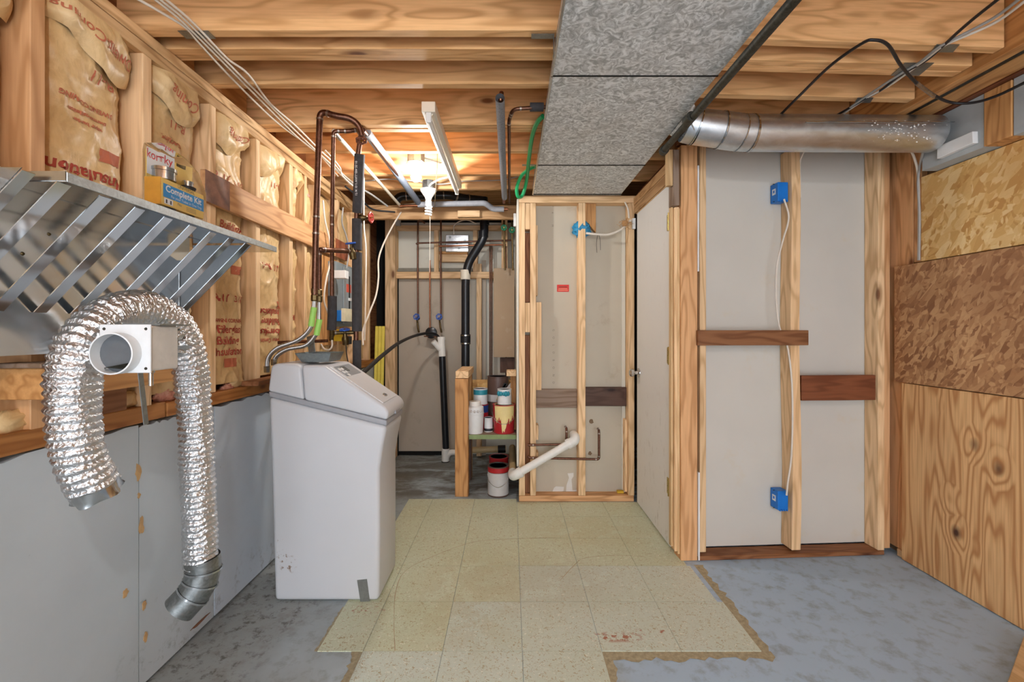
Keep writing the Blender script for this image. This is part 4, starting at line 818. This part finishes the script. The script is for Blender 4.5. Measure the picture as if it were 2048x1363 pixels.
for i in range(4): 
    g = obj('elbow_gore', MB().tube([ez[i], ez[i+1]], rd+.0015*(i % 2)-.001*i, 40, False), M_round, t, sm=True, ang=40)
    n_ = (Vector(ez[i+1])-Vector(ez[i])).normalized(); obj('gore_bead', MB().tube([Vector(ez[i])-n_*.002, Vector(ez[i])+n_*.003], rd+.003, 40, False), M_steel, g, sm=True)
obj('boot', MB().add([(.777, Yd-.10, 2.175), (.777, Yd+.10, 2.175), (.777, Yd+.10, 2.24), (.777, Yd-.10, 2.24), (x3_-.03, Yd-.07, 2.12), (x3_-.03, Yd+.07, 2.12), (x3_-.03, Yd+.07, 2.235), (x3_-.03, Yd-.07, 2.235)], [(0,3,2,1),(4,5,6,7),(0,1,5,4),(1,2,6,5),(2,3,7,6),(3,0,4,7)]), M_galv, t)
obj('duct_seam', MB().box(XA(1610, 1.98), xe, Yd-rd-.0022, Yd-rd+.004, zd+.012, zd+.0155), M_steel, t)
M_spk = plain('white_paint_speck', (236, 236, 234), .6)
mb = MB()
for k in range(90):
    xx = random.gauss(XA(1800, 1.98), .08); a = random.uniform(-.25, .9); p = Vector((xx, Yd-math.cos(a)*rd-.001, zd-math.sin(a)*rd)); s_ = random.uniform(.001, .0035)
    if xx < xe-.02: mb.box(p.x-s_, p.x+s_, p.y-.0008, p.y+.0012, p.z-s_*.6, p.z+s_*.6)
tag(obj('paint_specks', mb, M_spk, t), kind='stuff')
# ---- black gas pipe
t = thing('gas_pipe', 'black iron gas pipe running back beside the trunk duct', 'pipe', (.776, 1.0, 2.10))
zg = 2.135; a = PZ(1592, -4, zg); b = PZ(1326, 303, zg); a = a+(a-b)*.9
obj('pipe', MB().tube([a, b], .0165, 18), M_iron, t, sm=True)
c = PZ(1383, 232, zg); d_ = (b-a).normalized(); obj('coupling', MB().tube([c, c+d_*.012, c+d_*.05], .0215, 18), M_iron, t, sm=True)
obj('end_fitting', MB().tube([b-d_*.03, b], .022, 18), M_iron, t, sm=True); obj('pipe_hook', MB().tube([PZ(1498, 118, JB)+Vector((0, 0, .0)), PZ(1490, 116, 2.15)], .003, 6), M_iron, t)
# ---- wiring at the right
cable('black coaxial cable looping across the right joists', [P(1545, 245, 2.15), PZ(1600, 190, 2.22), PZ(1660, 132, 2.225), PZ(1722, 88, 2.22), PZ(1748, 80, 2.215), PZ(1776, 90, 2.21), PZ(1800, 128, 2.205), PZ(1825, 158, 2.2), PZ(1852, 180, 2.19), PZ(1895, 203, 2.17), PZ(1940, 206, 2.15), PZ(1990, 193, 2.14), PZ(2060, 160, 2.14)], .0055, M_cableb)
cable('silver splice barrel on the looping coaxial cable', [PZ(1833, 166, 2.196), PZ(1850, 179, 2.19), PZ(1868, 192, 2.18)], .0075, M_solder, name='cable_splice', cat='connector')
zr = JB-.007
cable('white cable through the right joist plates, nearest the wall', [PZ(x, y, zr) for x, y in ((2060, -6), (1990, 45), (1902, 84), (1880, 96), (1852, 118), (1826, 137), (1780, 170), (1738, 193), (1700, 218), (1672, 238))], .0048, M_cable)
cable('second white cable through the right joist plates', [PZ(x, y, zr) for x, y in ((2044, -6), (1984, 38), (1896, 84), (1872, 98), (1840, 124), (1814, 140), (1772, 166), (1730, 194), (1690, 222))], .0048, M_cableg)
cable('black cable through the right joist plates', [PZ(x, y, zr) for x, y in ((2002, -6), (1950, 35), (1915, 65), (1888, 90), (1850, 122), (1800, 150), (1765, 178), (1735, 195), (1700, 215), (1660, 238))], .0052, M_cableb)
cable('grey white cable down the right corner studs, outer one', [P(1820, 296, 2.10), P(1830, 320, 2.2), P(1836, 350, 2.22), P(1838, 420, 2.225), P(1837, 520, 2.225)], .0055, M_cable)
cable('grey white cable down the right corner studs, inner one', [P(1848, 296, 2.1), P(1840, 330, 2.2), P(1836, 365, 2.21), P(1839, 430, 2.215), P(1838, 520, 2.215)], .0055, M_cableg)
cable('short white cable emerging above the middle stud of white wall', [P(1612, 298, 2.34), P(1604, 312, 2.36), P(1600, 330, 2.38), P(1601, 395, 2.38)], .004, M_cable)
Yk = 2.362
cable('white cable from upper blue box to lower blue box', [P(1568, 398, Yk), P(1577, 428, Yk-.004), P(1575, 450, Yk-.004), P(1566, 480, Yk+.01), P(1554, 530, Yk+.015), P(1552, 590, Yk+.015), P(1558, 650, Yk+.01), P(1571, 680, Yk+.01), P(1578, 710, Yk), P(1584, 770, Yk), P(1585, 850, Yk), P(1582, 920, Yk), P(1576, 962, Yk), P(1573, 990, Yk)], .0048, M_cable)
def bluebox(lab, yc):
    x1 = XR(1583); z = ZR(1565, yc); t = thing('outlet_box', lab, 'outlet box', rot((x1-.03, YR+.04, z-.053)), 'blue electrical boxes on the white wall')
    obj('box_shell', MB().prism([(x1-.060, z-.052), (x1-.001, z-.052), (x1-.001, z+.052), (x1-.060, z+.052)], 'y', YR+.022, YR+.086).xf(rot), M_blue, t, .004, 2)
    obj('white_sticker', MB().box(x1-.061, x1-.0603, YR+.04, YR+.068, z-.01, z+.022).xf(rot), M_white, t); obj('sticker_hole', MB().box(x1-.0616, x1-.0611, YR+.048, YR+.06, z+.0, z+.014).xf(rot), M_blue, t)
    for k in (-.048, .048):
        obj('nail', MB().tube([rot((x1-.068, YR+.05, z+k)), rot((x1+.002, YR+.05, z+k))], .002, 8), M_iron, t)
    for k in range(4): obj('box_tab', MB().box(x1-.05+.013*k, x1-.044+.013*k, YR+.019, YR+.03, z-.056, z-.046).xf(rot), M_blue, t)
bluebox('blue plastic outlet box high on the middle stud', 380); bluebox('blue plastic outlet box low on the middle stud', 1004)
# ---- lamps
def emis(name, rgb, k):
    m = Mat(name); m.b.inputs['Emission Color'].default_value = (*rgb, 1); m.b.inputs['Emission Strength'].default_value = k; m.col((.9, .9, .88)); return m.m
def bulb_lamp(lab, x, y, zc, power, mat_name):
    t = thing('bulb_lamp', lab, 'lamp', (x, y, zc-.05), 'bare bulbs in porcelain holders')
    obj('ceiling_box', MB().lathe([(.05, 0), (.052, .004), (.052, .06), (.0, .06)], (x, y, zc+.082), (0, 0, 1), 8), M_plate, t)
    obj('porcelain_base', MB().lathe([(.0, .0), (.022, 0), (.024, .022), (.056, .03), (.058, .042), (.05, .046), (0, .046)], (x, y, zc+.036), (0, 0, 1), 28), M_porc, t, sm=True)
    b = obj('glass_bulb', MB().ball((x, y, zc), .031, 24, 1.05), emis(mat_name, (1, .985, .965), power), t, sm=True, ang=180)
    obj('bulb_neck', MB().lathe([(.018, 0), (.015, .02), (.014, .03)], (x, y, zc+.024), (0, 0, 1), 18), M_porc, t, sm=True)
    obj('box_bracket', MB().bar((x-.13, y-.09, zc+.135), (x+.13, y+.14, zc+.135), .02, .003), M_plate, t)
p = P(832, 353, 2.665); bulb_lamp('glowing bare bulb in porcelain holder near the batten light', p.x, p.y, p.z, BULB_FAR, 'lit_bulb')
bulb_lamp('glowing bare bulb in porcelain holder above the camera', .02, -.45, 2.12, BULB_NEAR, 'lit_bulb_b')
t = thing('spiral_lamp', 'unlit spiral compact lamp in porcelain holder by the alcove', 'lamp', P(857, 432, 3.1))
c = P(857, 385, 3.1)
obj('porcelain_base', MB().lathe([(0, 0), (.02, 0), (.026, .02), (.034, .03), (.056, .062), (.058, .072), (.04, .08), (0, .08)], c-Vector((0, 0, .052)), (0, 0, 1), 26), M_porc, t, sm=True)
obj('ceiling_box', MB().lathe([(.045, 0), (.045, .05), (0, .05)], c+Vector((0, 0, .03)), (0, 0, 1), 8), M_plate, t)
obj('lamp_ballast', MB().lathe([(.012, 0), (.022, .01), (.022, .04), (.014, .05)], c-Vector((0, 0, .10)), (0, 0, 1), 20), M_white, t, sm=True)
obj('spiral_tube', MB().tube([c+Vector((math.cos(k*.5)*.021, math.sin(k*.5)*.021, -.10-.0016*k)) for k in range(38)], .0065, 8), M_white, t, sm=True)
t = thing('batten_light', 'unlit cream batten light fixture with a single tube on the joists', 'light fixture', (-.367, 2.5, 2.17))
fx0, fx1, fy0, fy1 = -.398, -.336, 1.97, 3.04
M_cream = plain('cream_enamel', (232, 222, 204), .35, 0, .03)
obj('batten_body', MB().box(fx0, fx1, fy0, fy1, 2.197, 2.2435), M_cream, t, .003, 2); obj('batten_ridge', MB().prism([(fx0+.012, 2.1965), (fx1-.012, 2.1965), (fx1-.02, 2.186), (fx0+.02, 2.186)], 'y', fy0+.02, fy1-.02), M_cream, t)
for y_ in (fy0+.004, fy1-.02): obj('lamp_holder', MB().box(-.379, -.355, y_, y_+.014, 2.152, 2.197), M_white, t, .003, 2)
obj('fluorescent_tube', MB().tube([(-.367, fy0+.018, 2.166), (-.367, fy1-.02, 2.166)], .0128, 18), plain('tube_white', (240, 240, 236), .2, 0, .02), t, sm=True)
# ---- pipes beside the trunk duct
t = pipe_thing('insulated_pipe', 'speckled grey insulated pipe running back left of the trunk duct', 'pipe', [PZ(1003, 186, 2.24), PZ(1001, 200, 2.20), PZ(1008, 405, 2.185)], .0105, M_copperb, fil=.01)
obj('foam_sleeve', MB().tube([PZ(1000, 196, 2.185), PZ(1004, 300, 2.185), PZ(1009, 395, 2.18)], .0195, 18, False), plain('speckled_foam', (134, 136, 142), .8, 0, .3, .3, 160), t, sm=True)
t = pipe_thing('copper_pipe', 'copper pipe bending into the black sleeve at the trunk duct', 'pipe', [PZ(1019, 405, 2.205), PZ(1018, 240, 2.205), PZ(1026, 218, 2.215), P(1092, 214, 2.0)], .0085, M_copper, fil=.03)
obj('foam_sleeve', MB().tube([P(1060, 214, 2.0), P(1087, 214, 2.0)], .019, 16), M_insul, t, sm=True)
cable('green garden hose looping down beside the trunk duct', [P(1086, 232, 2.08), P(1074, 246, 2.15), P(1064, 275, 2.32), P(1057, 325, 2.66), P(1053, 362, 2.92), P(1045, 390, 2.98), P(1036, 393, 2.94), P(1034, 374, 2.9), P(1044, 350, 2.84), P(1062, 336, 2.78), P(1080, 331, 2.74)], .0115, plain('green_hose', (38, 170, 104), .35, 0, .06), None, 8, 'garden_hose', 'hose')
t = pipe_thing('insulated_pipe', 'grey foam insulated pipe crossing level under the far joists', 'pipe', [P(800, 412, 3.42), P(968, 406, 3.42), P(986, 418, 3.42), P(1016, 418, 3.42)], .011, M_copperb, fil=.02)
obj('foam_sleeve', MB().tube(fillet([P(836, 409, 3.42), P(970, 406, 3.42), P(986, 418, 3.42), P(1008, 418, 3.42)], .02), .0215, 18), M_insulg, t, sm=True)
# ---- black drain stack
t = thing('drain_stack', 'black plastic drain stack with an offset and white coupling', 'drain pipe', P(932, 905, 4.05))
stk = [P(967, 395, 4.0), P(969, 474, 4.0), P(936, 526, 4.05), P(931, 560, 4.05), P(931, 910, 4.05)]
obj('pipe', MB().tube(fillet(stk, .07, 8), .0385, 22), M_abs, t, sm=True, ang=60)
for x, y, Y, dv in ((969, 440, 4.0, .045), (968, 415, 4.0, .03), (967, 468, 4.0, .03)): obj('hub', MB().tube([P(x, y, Y)+Vector((0, 0, dv)), P(x, y, Y)-Vector((0, 0, dv))], .043, 22), M_abs, t, sm=True)
obj('white_coupling', MB().tube([P(931, 540, 4.05), P(931, 559, 4.05)], .0455, 24), M_cpvc, t, sm=True)
rb = obj('rubber_coupling', MB().tube([P(931, 668, 4.05), P(931, 688, 4.05)], .046, 24), M_rubber, t, sm=True)
for y in (670, 686): obj('clamp', MB().tube([P(931, y-1, 4.05), P(931, y+1.4, 4.05)], .0475, 24), M_steel, rb, sm=True)
pipe_thing('drain_pipe', 'black plastic drain pipe lying across under the far floor', 'pipe', [P(790, 404, 3.8), P(800, 392, 3.8), P(900, 390, 3.85), P(925, 396, 3.9), P(964, 400, 3.98)], .036, M_abs, fil=.05)
# ---- laundry pipes in the alcove
Yl = 4.18
def riser(lab, x, y0, y1, r=.0085, mat=M_copper): return pipe_thing('copper_pipe', lab, 'pipe', [P(x, y0, Yl), P(x-.5, (y0+y1)/2, Yl), P(x, y1, Yl)], r, mat, None, 0)
riser('left copper riser with blue tap in the alcove', 836, 441, 630); riser('right copper riser with blue tap in the alcove', 882, 420, 630); riser('thin middle copper riser to the black drain box', 860, 520, 655, .007, M_copperb)
pipe_thing('copper_pipe', 'upper long copper pipe crossing the alcove', 'pipe', [P(832, 488, Yl-.03), P(835, 486, Yl-.03), P(1024, 480, Yl-.03)], .008, M_copper, None, 0)
pipe_thing('copper_pipe', 'lower long copper pipe crossing the alcove', 'pipe', [P(877, 492, Yl-.05), P(1012, 489, Yl-.05)], .008, M_copperb, None, 0)
pipe_thing('copper_pipe', 'bent copper pipe stub at the top of the alcove', 'pipe', [P(838, 442, Yl), P(842, 441, Yl), P(850, 446, Yl)], .008, M_copper, None, 0)
for x, lab in ((834, 'blue laundry tap on the left copper riser'), (879, 'blue laundry tap on the right copper riser')):
    v = wheel_valve(lab, P(x, 634, Yl-.03), (0, -1, .15), M_bluev, .026); obj('spout', MB().tube(smooth([P(x, 638, Yl), P(x+2, 655, Yl-.02), P(x+4, 664, Yl-.04)], 4), .009, 10), M_darkbrass, v, sm=True)
t = thing('drain_box', 'round black cap below the taps in the alcove', 'drain cap', P(863, 677, Yl))
obj('cap', MB().lathe([(.055, 0), (.055, .02), (.03, .03), (0, .03)], P(863, 665, Yl+.02), (0, -1, 0), 24), M_abs, t, sm=True); obj('cap_lip', MB().tube([P(848, 672, Yl), P(878, 673, Yl)], .006, 8), M_copper, t, sm=True)
t = thing('standpipe', 'laundry standpipe of black pipe with white wye on top', 'drain pipe', P(893, 938, 4.12))
a, b = P(884, 705, 4.12), P(892, 900, 4.12)
obj('pipe', MB().tube([a, b], .031, 20), M_abs, t, sm=True)
wy = MB().tube([P(882.5, 674, 4.12), P(883, 690, 4.12), P(884.5, 712, 4.12)], .034, 20); wy.tube([P(884, 702, 4.12), P(866, 682, 4.08)], .026, 18); obj('white_wye', wy, M_pvc, t, sm=True, recalc=False)
obj('wye_rim', MB().tube([P(882.5, 673, 4.12), P(882.6, 679, 4.12)], .037, 20), M_pvc, t, sm=True)
tp = MB().tube(smooth([P(891, 896, 4.12), P(891, 915, 4.12), P(892, 937, 4.12)], 3), .036, 20); tp.tube(smooth([P(892, 915, 4.12), P(900, 905, 4.12), P(912, 904, 4.12)], 5), .028, 16); obj('white_trap', tp, M_pvc, t, sm=True, recalc=False)
obj('trap_clamp', MB().tube([P(891, 921, 4.12), P(891, 924, 4.12)], .038, 20), M_rubber, t, sm=True)
cable('black drain hose arching from the softener to the standpipe', [P(724, 747, 2.32), P(745, 728, 2.5), P(770, 706, 2.8), P(800, 684, 3.3), P(830, 671, 3.8), P(856, 666, 4.0), P(874, 670, 4.1), P(881, 684, 4.12)], .0125, M_rubber, None, 8, 'drain_hose', 'hose')
# valves at the alcove's right side
for i, (x, y, lab) in enumerate(((1008, 456, 'left green wheel valve above the hanging board'), (1024, 461, 'right green wheel valve above the hanging board'))):
    Y = 3.85; pipe_thing('copper_pipe', ['left', 'right'][i]+' copper drop pipe behind the green valves', 'pipe', [P(x, 418, Y), P(x, 452, Y), P(x+2, 540, Y)], .009, M_darkbrass, None, 0); wheel_valve(lab, P(x, y, Y-.03), (0, -1, 0), M_greenv, .022)
for x, lab in ((980, 'left tall copper drop behind the drain stack'), (983.5, 'right tall copper drop behind the drain stack'), (1012, 'tall copper drop behind the hanging board')): pipe_thing('copper_pipe', lab, 'pipe', [P(x, 492, 4.2), P(x, 770, 4.2)], .007, M_copper, None, 0)
tag(obj('hanging_board', MB().box(XA(987, 3.95), XA(1029, 3.95), 3.95, 3.965, ZA(714, 3.95), ZA(536, 3.95)), m_drywall('tan_board', (172, 150, 124), .08, (200, 188, 170)), None, .002, 1), 'plain tan board standing behind the paint shelf', 'board')
gadget('dark_bracket', 'dark brown block below the tan board', 'block', 1000, 1029, 715, 745, 4.0, .05, wmat('dark', 'z'))
gadget('thermostat', 'small white plastic cover on the closet corner', 'cover', 1027, 1036, 426, 452, 3.5, .03, M_white)
# junction box in the alcove
t = thing('junction_box', 'silver steel junction box on alcove blocking', 'junction box', P(914, 504, 4.2)); obj('box_shell', MB().box(XA(891, 4.2), XA(937, 4.2), 4.2, 4.245, ZA(503, 4.2), ZA(469, 4.2)), metal('box_zinc', (204, 208, 212), .35, .15, 30), t, .004, 2)
for x, y in ((900, 474), (930, 480), (914, 486), (918, 497)): obj('knockout', MB().lathe([(.012, 0), (.011, .002)], P(x, y, 4.2), (0, -1, 0), 16), M_plate, t)
cable('thin white cable from the junction box up to the joists', [P(908, 468, 4.18), P(908, 452, 4.15), P(918, 443, 4.1), P(935, 440, 4.05), P(952, 447, 4.0)], .005, M_cable)
gadget('grey_scrap', 'bent grey plastic piece on top of alcove frame', 'scrap', 789, 800, 432, 450, 4.22, .04, M_gboard)
# yellow strips leaning beside the post
for i, (x, lab) in enumerate(((752, 'yellow foam strip leaning by the post, left one'), (758.5, 'yellow foam strip leaning by the post, middle one'), (765, 'yellow foam strip leaning by the post, right one'))):
    Y = 3.95; tag(obj('foam_strip', MB().bar(P(x-4, 905, Y-.05), P(x+2, 652, Y+.06), .026, .02, (0, 1, 0)), plain('yellow_foam', (232, 212, 92), .6, 0, .06), None, .002, 1), lab, 'foam strip', 'yellow foam strips by the alcove post')
# ---- low paint shelf
t = thing('paint_shelf', 'rough timber shelf stand holding the paint cans', 'shelf', (XA(975, 3.4), 3.4, 0))
Yq = 3.245
lumber('post', XA(910, Yq), XA(936, Yq), Yq, Yq+.089, 0, ZA(757, Yq), 'orange', t); lumber('post_top', XA(911, Yq), XA(937, Yq), Yq-.001, Yq+.45, ZA(756, Yq), ZA(742, Yq), 'stud', t)
lumber('post', XA(912, Yq), XA(934, Yq), 3.62, 3.70, 0, ZA(757, Yq), 'orange', t)
sz1 = .446; lumber('shelf_board', XA(911, Yq), .043, 3.29, 3.72, sz1-.018, sz1, 'grey', t)
obj('green_edge', MB().box(XA(938, 3.28), .043, 3.283, 3.289, sz1-.032, sz1), plain('green_paint', (132, 148, 100), .6, 0, .12), t)
obj('back_board', MB().box(-.36, .043, 3.73, 3.745, sz1, sz1+.36), M_osb1, t); lumber('side_post', .0, .043, 3.45, 3.50, sz1+.001, ZA(750, 3.45), 'orange', t); lumber('cleat', -.03, .043, 3.30, 3.42, ZA(752, 3.3), ZA(741, 3.3), 'stud', t); lumber('brace', -.36, -.32, 3.6, 3.64, 0, sz1-.02, 'dark', t)
def can(lab, x, ybase, Y, wpx, hpx, z, bands, lid=M_steel, bail=False, taper=1.0, name='paint_can'):
    r = wpx*Y/F/2; h = hpx*Y/F; c = Vector((XA(x, Y), Y, z)); t = thing(name, lab, 'paint can', c, 'paint cans')
    obj('can_body', MB().lathe([(r*taper, 0), (r*taper*1.02, .003), (r*taper*1.02, .006), (r*taper*.99, .008), (r*.99, h-.006), (r*1.025, h-.004), (r*1.025, h), (r*.9, h), (r*.88, h-.005), (0, h-.005)], c, (0, 0, 1), 30), bands[0], t, sm=True, ang=35)
    for (a, b, m_) in bands[1:]: obj('can_label', MB().lathe([(r*(taper+(1-taper)*a)*1.004, h*a), (r*(taper+(1-taper)*b)*1.004, h*b)], c, (0, 0, 1), 30).xf(lambda p: p), m_, t, sm=True, recalc=False)
    obj('can_lid', MB().lathe([(r*.87, h-.004), (r*.86, h-.001), (r*.80, h-.001), (r*.79, h-.004), (0, h-.004)], c, (0, 0, 1), 30), lid, t, sm=True, ang=35)
    if bail: obj('wire_bail', MB().tube(smooth([c+Vector((-r*1.04, -.01, h*.72)), c+Vector((-r*.8, -r*.75, h*.5)), c+Vector((0, -r*1.12, h*.36)), c+Vector((r*.8, -r*.75, h*.5)), c+Vector((r*1.04, -.01, h*.72))], 6), .002, 6), M_steel, t, sm=True)
    return t, c, r, h
C_w = plain('can_white', (226, 228, 228), .45, 0, .05); C_t = plain('can_teal', (46, 140, 158), .45, 0, .15); C_b = plain('can_brown', (96, 74, 66), .4, 0, .1); C_r = plain('can_red', (178, 36, 42), .4, 0, .08); C_bl = plain('can_blue', (36, 66, 130), .4, 0, .1); C_y = plain('dried_cream_paint', (236, 214, 150), .5, 0, .05); C_g = plain('can_silver_label', (196, 194, 192), .4, 0, .06); C_dk = plain('can_lid_dark', (46, 50, 56), .4)
t, c, r, h = can('white plastic tub with vented collar at the left of the paint shelf', 950, 868, 3.36, 36, 40, sz1, [C_w], C_w, False, .88, 'plastic_tub')
obj('vented_collar', MB().lathe([(r*.98, h), (r*.95, h+.045), (r*.7, h+.055), (0, h+.055)], c, (0, 0, 1), 28), C_w, t, sm=True); obj('tub_cap', MB().lathe([(r*.62, h+.055), (r*.64, h+.085), (r*.6, h+.088), (0, h+.088)], c, (0, 0, 1), 24), M_pvc, t, sm=True)
for k in range(5): a = -2.3+k*.38; obj('vent_slot', MB().ball(c+Vector((math.cos(a)*r*.955, math.sin(a)*r*.955, h+.018)), .011, 10), C_g, t)
can('blue and red paint can behind the white tub', 960, 866, 3.52, 34, 48, sz1, [C_r, (.68, .97, C_bl)], C_bl)
tcan = can('white paint can with teal band on the blue and red can', 961, 808, 3.52, 28, 31, sz1+.192, [C_w, (.62, .93, C_t)], M_white)
can('small white and black can between the tub and the bucket', 977, 866, 3.40, 17, 28, sz1, [C_w, (.0, .25, C_dk)], C_dk)
t, c, r, h = can('large brown paint can holding brushes at the back', 996, 812, 3.63, 43, 98, sz1, [C_b, (.1, .22, C_r), (.50, .64, C_g)], C_dk)
for k, (dx_, tip) in enumerate(((.01, (.05, -.03)), (.03, (.07, -.02)), (.02, (.03, -.05)), (.04, (.09, 0.0)))):
    b0 = c+Vector((-.02+dx_, -r*1.1, h*.55)); tt2 = b0+Vector((tip[0]+.03, 0, .13)); br = thing('paint_brush', ['old paint brush leaning on the brown can, first from left', 'old paint brush leaning on the brown can, second from left', 'old paint brush leaning on the brown can, third from left', 'old paint brush leaning on the brown can, rightmost'][k], 'paint brush', b0, 'paint brushes by the brown can')
    obj('brush_handle', MB().tube([b0, b0.lerp(tt2, .4), b0.lerp(tt2, .6)], .005, 8), plain('brush_wood', (206, 190, 160), .5), br, sm=True); obj('brush_bristle', MB().bar(b0.lerp(tt2, .6), tt2, .02, .008, (0, 1, 0)), [M_rubber, C_g][k % 2], br)
t, c, r, h = can('red bucket covered in dried cream paint on the shelf', 1008, 872, 3.38, 45, 56, sz1, [C_r], C_y, True, .90, 'paint_bucket')
drip = MB()
n = 40
def edge(k): a = -2.5+2.0*k/n; lowf = .5+.42*mnoise.noise(Vector((k*.35, 3, 0)))-.42*math.exp(-((k-19)/5.5)**2); return a, max(.03, min(.9, lowf))
vs = []
for k in range(n+1):
    a, lo2 = edge(k)
    for v in (lo2, .985): rr = r*(.90+.10*v)*1.012; vs.append(c+Vector((math.cos(a)*rr, math.sin(a)*rr, h*v)))
drip.add(vs, [(2*i, 2*i+2, 2*i+3, 2*i+1) for i in range(n)]); obj('dried_paint', drip, C_y, t, sm=True, recalc=False)
t, c2, r2, h2 = can('white paint can with teal splashes on the cream bucket', 1009, 816, 3.38, 28, 30, sz1+h+.001, [C_w], M_white)
for k, a in enumerate((-2.5, -2.1, -1.7, -1.35, -1.0)): obj('teal_splash', MB().ball(c2+Vector((math.cos(a)*r2*.97, math.sin(a)*r2*.97, h2*.72)), .016-.002*(k % 3), 12, 1.3), C_t, t, sm=True)
can('paint can with silver label and red band on the floor', 996.5, 990, 3.30, 42, 58, .001, [C_b, (.05, .80, C_g), (.82, .97, C_r)], C_dk, True)
can('red paint can with dark lid on the floor behind', 997.5, 960, 3.56, 39, 52, .001, [C_r], C_dk)
# ---- plumbing on the closet wall
t = thing('waste_pipe', 'white plastic drain pipe slanting across the closet studs', 'drain pipe', P(1030, 955, 3.08))
Yv = 3.085; a, b = P(1030, 950, Yv), P(1148, 881, Yv)
obj('pipe', MB().tube([a, b], .0275, 22), M_pvc, t, sm=True)
dd = (b-a).normalized()
obj('upper_elbow', MB().tube(smooth([b-dd*.05, b, b+dd*.012+Vector((0, .03, .01)), b+dd*.012+Vector((0, .1, .01))], 5), .034, 22), M_pvc, t, sm=True); obj('lower_elbow', MB().tube(smooth([a+dd*.055, a+dd*.01, a+Vector((-.012, .03, -.01)), a+Vector((-.015, .1, -.012))], 5), .034, 22), M_pvc, t, sm=True)
obj('rear_pipe', MB().tube([a+Vector((-.015, .09, -.012)), a+Vector((-.015, .78, -.012))], .028, 18), plain('tan_pipe', (196, 170, 124), .5, 0, .1), t, sm=True)
for q_, s_ in ((b, -1), (a, 1)): obj('elbow_hub', MB().tube([q_+dd*s_*.03, q_+dd*s_*.055], .037, 22), M_pvc, t, sm=True)
Yw_ = 3.145-.012
pipe_thing('copper_pipe', 'short copper supply stub rising behind the white drain arm', 'pipe', [P(1056, 889, Yw_), P(1060, 889.5, Yw_), P(1133, 888, Yw_), P(1133, 856, Yw_), P(1131, 853, Yw_+.09)], .0085, M_copper, None, .018)
pipe_thing('copper_pipe', 'long copper supply pipe turning up on the closet wall', 'pipe', [P(1056, 912, Yw_), P(1060, 915, Yw_), P(1198, 918, Yw_), P(1198, 860, Yw_), P(1196, 857, Yw_+.09)], .0085, M_copper, None, .018)
cable('white cable hanging between the blue taped wad and the door stud', [P(1172, 466, 3.14), P(1190, 468, 3.13), P(1215, 469, 3.13), P(1238, 461, 3.13), P(1252, 450, 3.14), P(1262, 440, 3.14)], .0085, M_cable)
cable('white cable dropping from the closet top plate', [P(1250, 404, 3.14), P(1256, 418, 3.14), P(1258, 436, 3.14)], .0065, M_cable)
cable('thin dark wire loop hanging from the white cable', [P(1194, 505, 3.13), P(1193, 485, 3.13), P(1196, 469, 3.125), P(1200, 478, 3.13), P(1201, 500, 3.13)], .0015, M_cableb)
mb = MB(); mb.ball((0, 0, 0), 1, 24); wc_ = P(1163, 459, 3.185)
mb.xf(lambda p: wc_+Vector((p[0]*.062, p[1]*.035, p[2]*.056))*(1+.45*mnoise.noise(Vector(p)*3)+.3*mnoise.noise(Vector(p)*7)))
tag(obj('taped_wad', mb, plain('blue_tape', (52, 142, 186), .45, 0, .25, .3, 40), None, sm=True, ang=30), 'wad of blue tape around a cable behind the stud', 'tape wad')
mb = MB(); wc2 = P(1250, 446, 3.12)
for k in range(70):
    a_ = Vector((random.gauss(0, 1), random.gauss(0, .5), random.gauss(0, .6))); b_ = a_+Vector((random.gauss(0, .7), random.gauss(0, .4), random.gauss(0, .5)))
    mb.bar(wc2+a_*.021, wc2+b_*.021, .0022, .0022)
mb.ball(wc2, .02, 12)
tag(obj('straw_tuft', mb, plain('straw_wool', (196, 150, 100), .9, 0, .25), None, recalc=False), 'tuft of tan straw wool stuck on the closet stud', 'tuft')
tag(obj('white_strap', MB().box(XA(1264, 3.14), XA(1270, 3.14), 3.125, 3.148, ZA(458, 3.14), ZA(437, 3.14)), M_white), 'small white clip on the stud by the door top', 'clip')
# ---- board lying at the lower right corner
d = Vector((-.32, -.227, 0)).normalized(); n_ = Vector((.227, -.32, 0)).normalized(); a = Vector((1.99, 1.711, 0)); mb = MB()
a = a-d*.03; b = a+d*1.0
mb.prism([(p.x, p.y) for p in (a, b, b+n_*.0+Vector((.16, -.2, 0)), a+Vector((.0, -.30, 0)))], 'z', .001, .04)
tag(obj('loose_board', mb, wmat('pale', 'y'), None, .002, 1), 'pale loose board lying on the floor at lower right', 'board')

t = thing('drain_pipe', 'tan drain pipe with black coupling low behind the paint shelf', 'pipe', P(928, 912, 3.95))
obj('pipe', MB().tube([P(926, 900, 3.95), P(1012, 897, 3.95)], .028, 18), plain('tan_pipe', (196, 170, 124)), t, sm=True); obj('rubber_coupling', MB().tube([P(996, 897.5, 3.95), P(1011, 897, 3.95)], .034, 18), M_rubber, t, sm=True); obj('pipe_foot', MB().tube([P(940, 900, 3.95), P(940, 934, 3.95)], .024, 14), M_cpvc, t, sm=True)
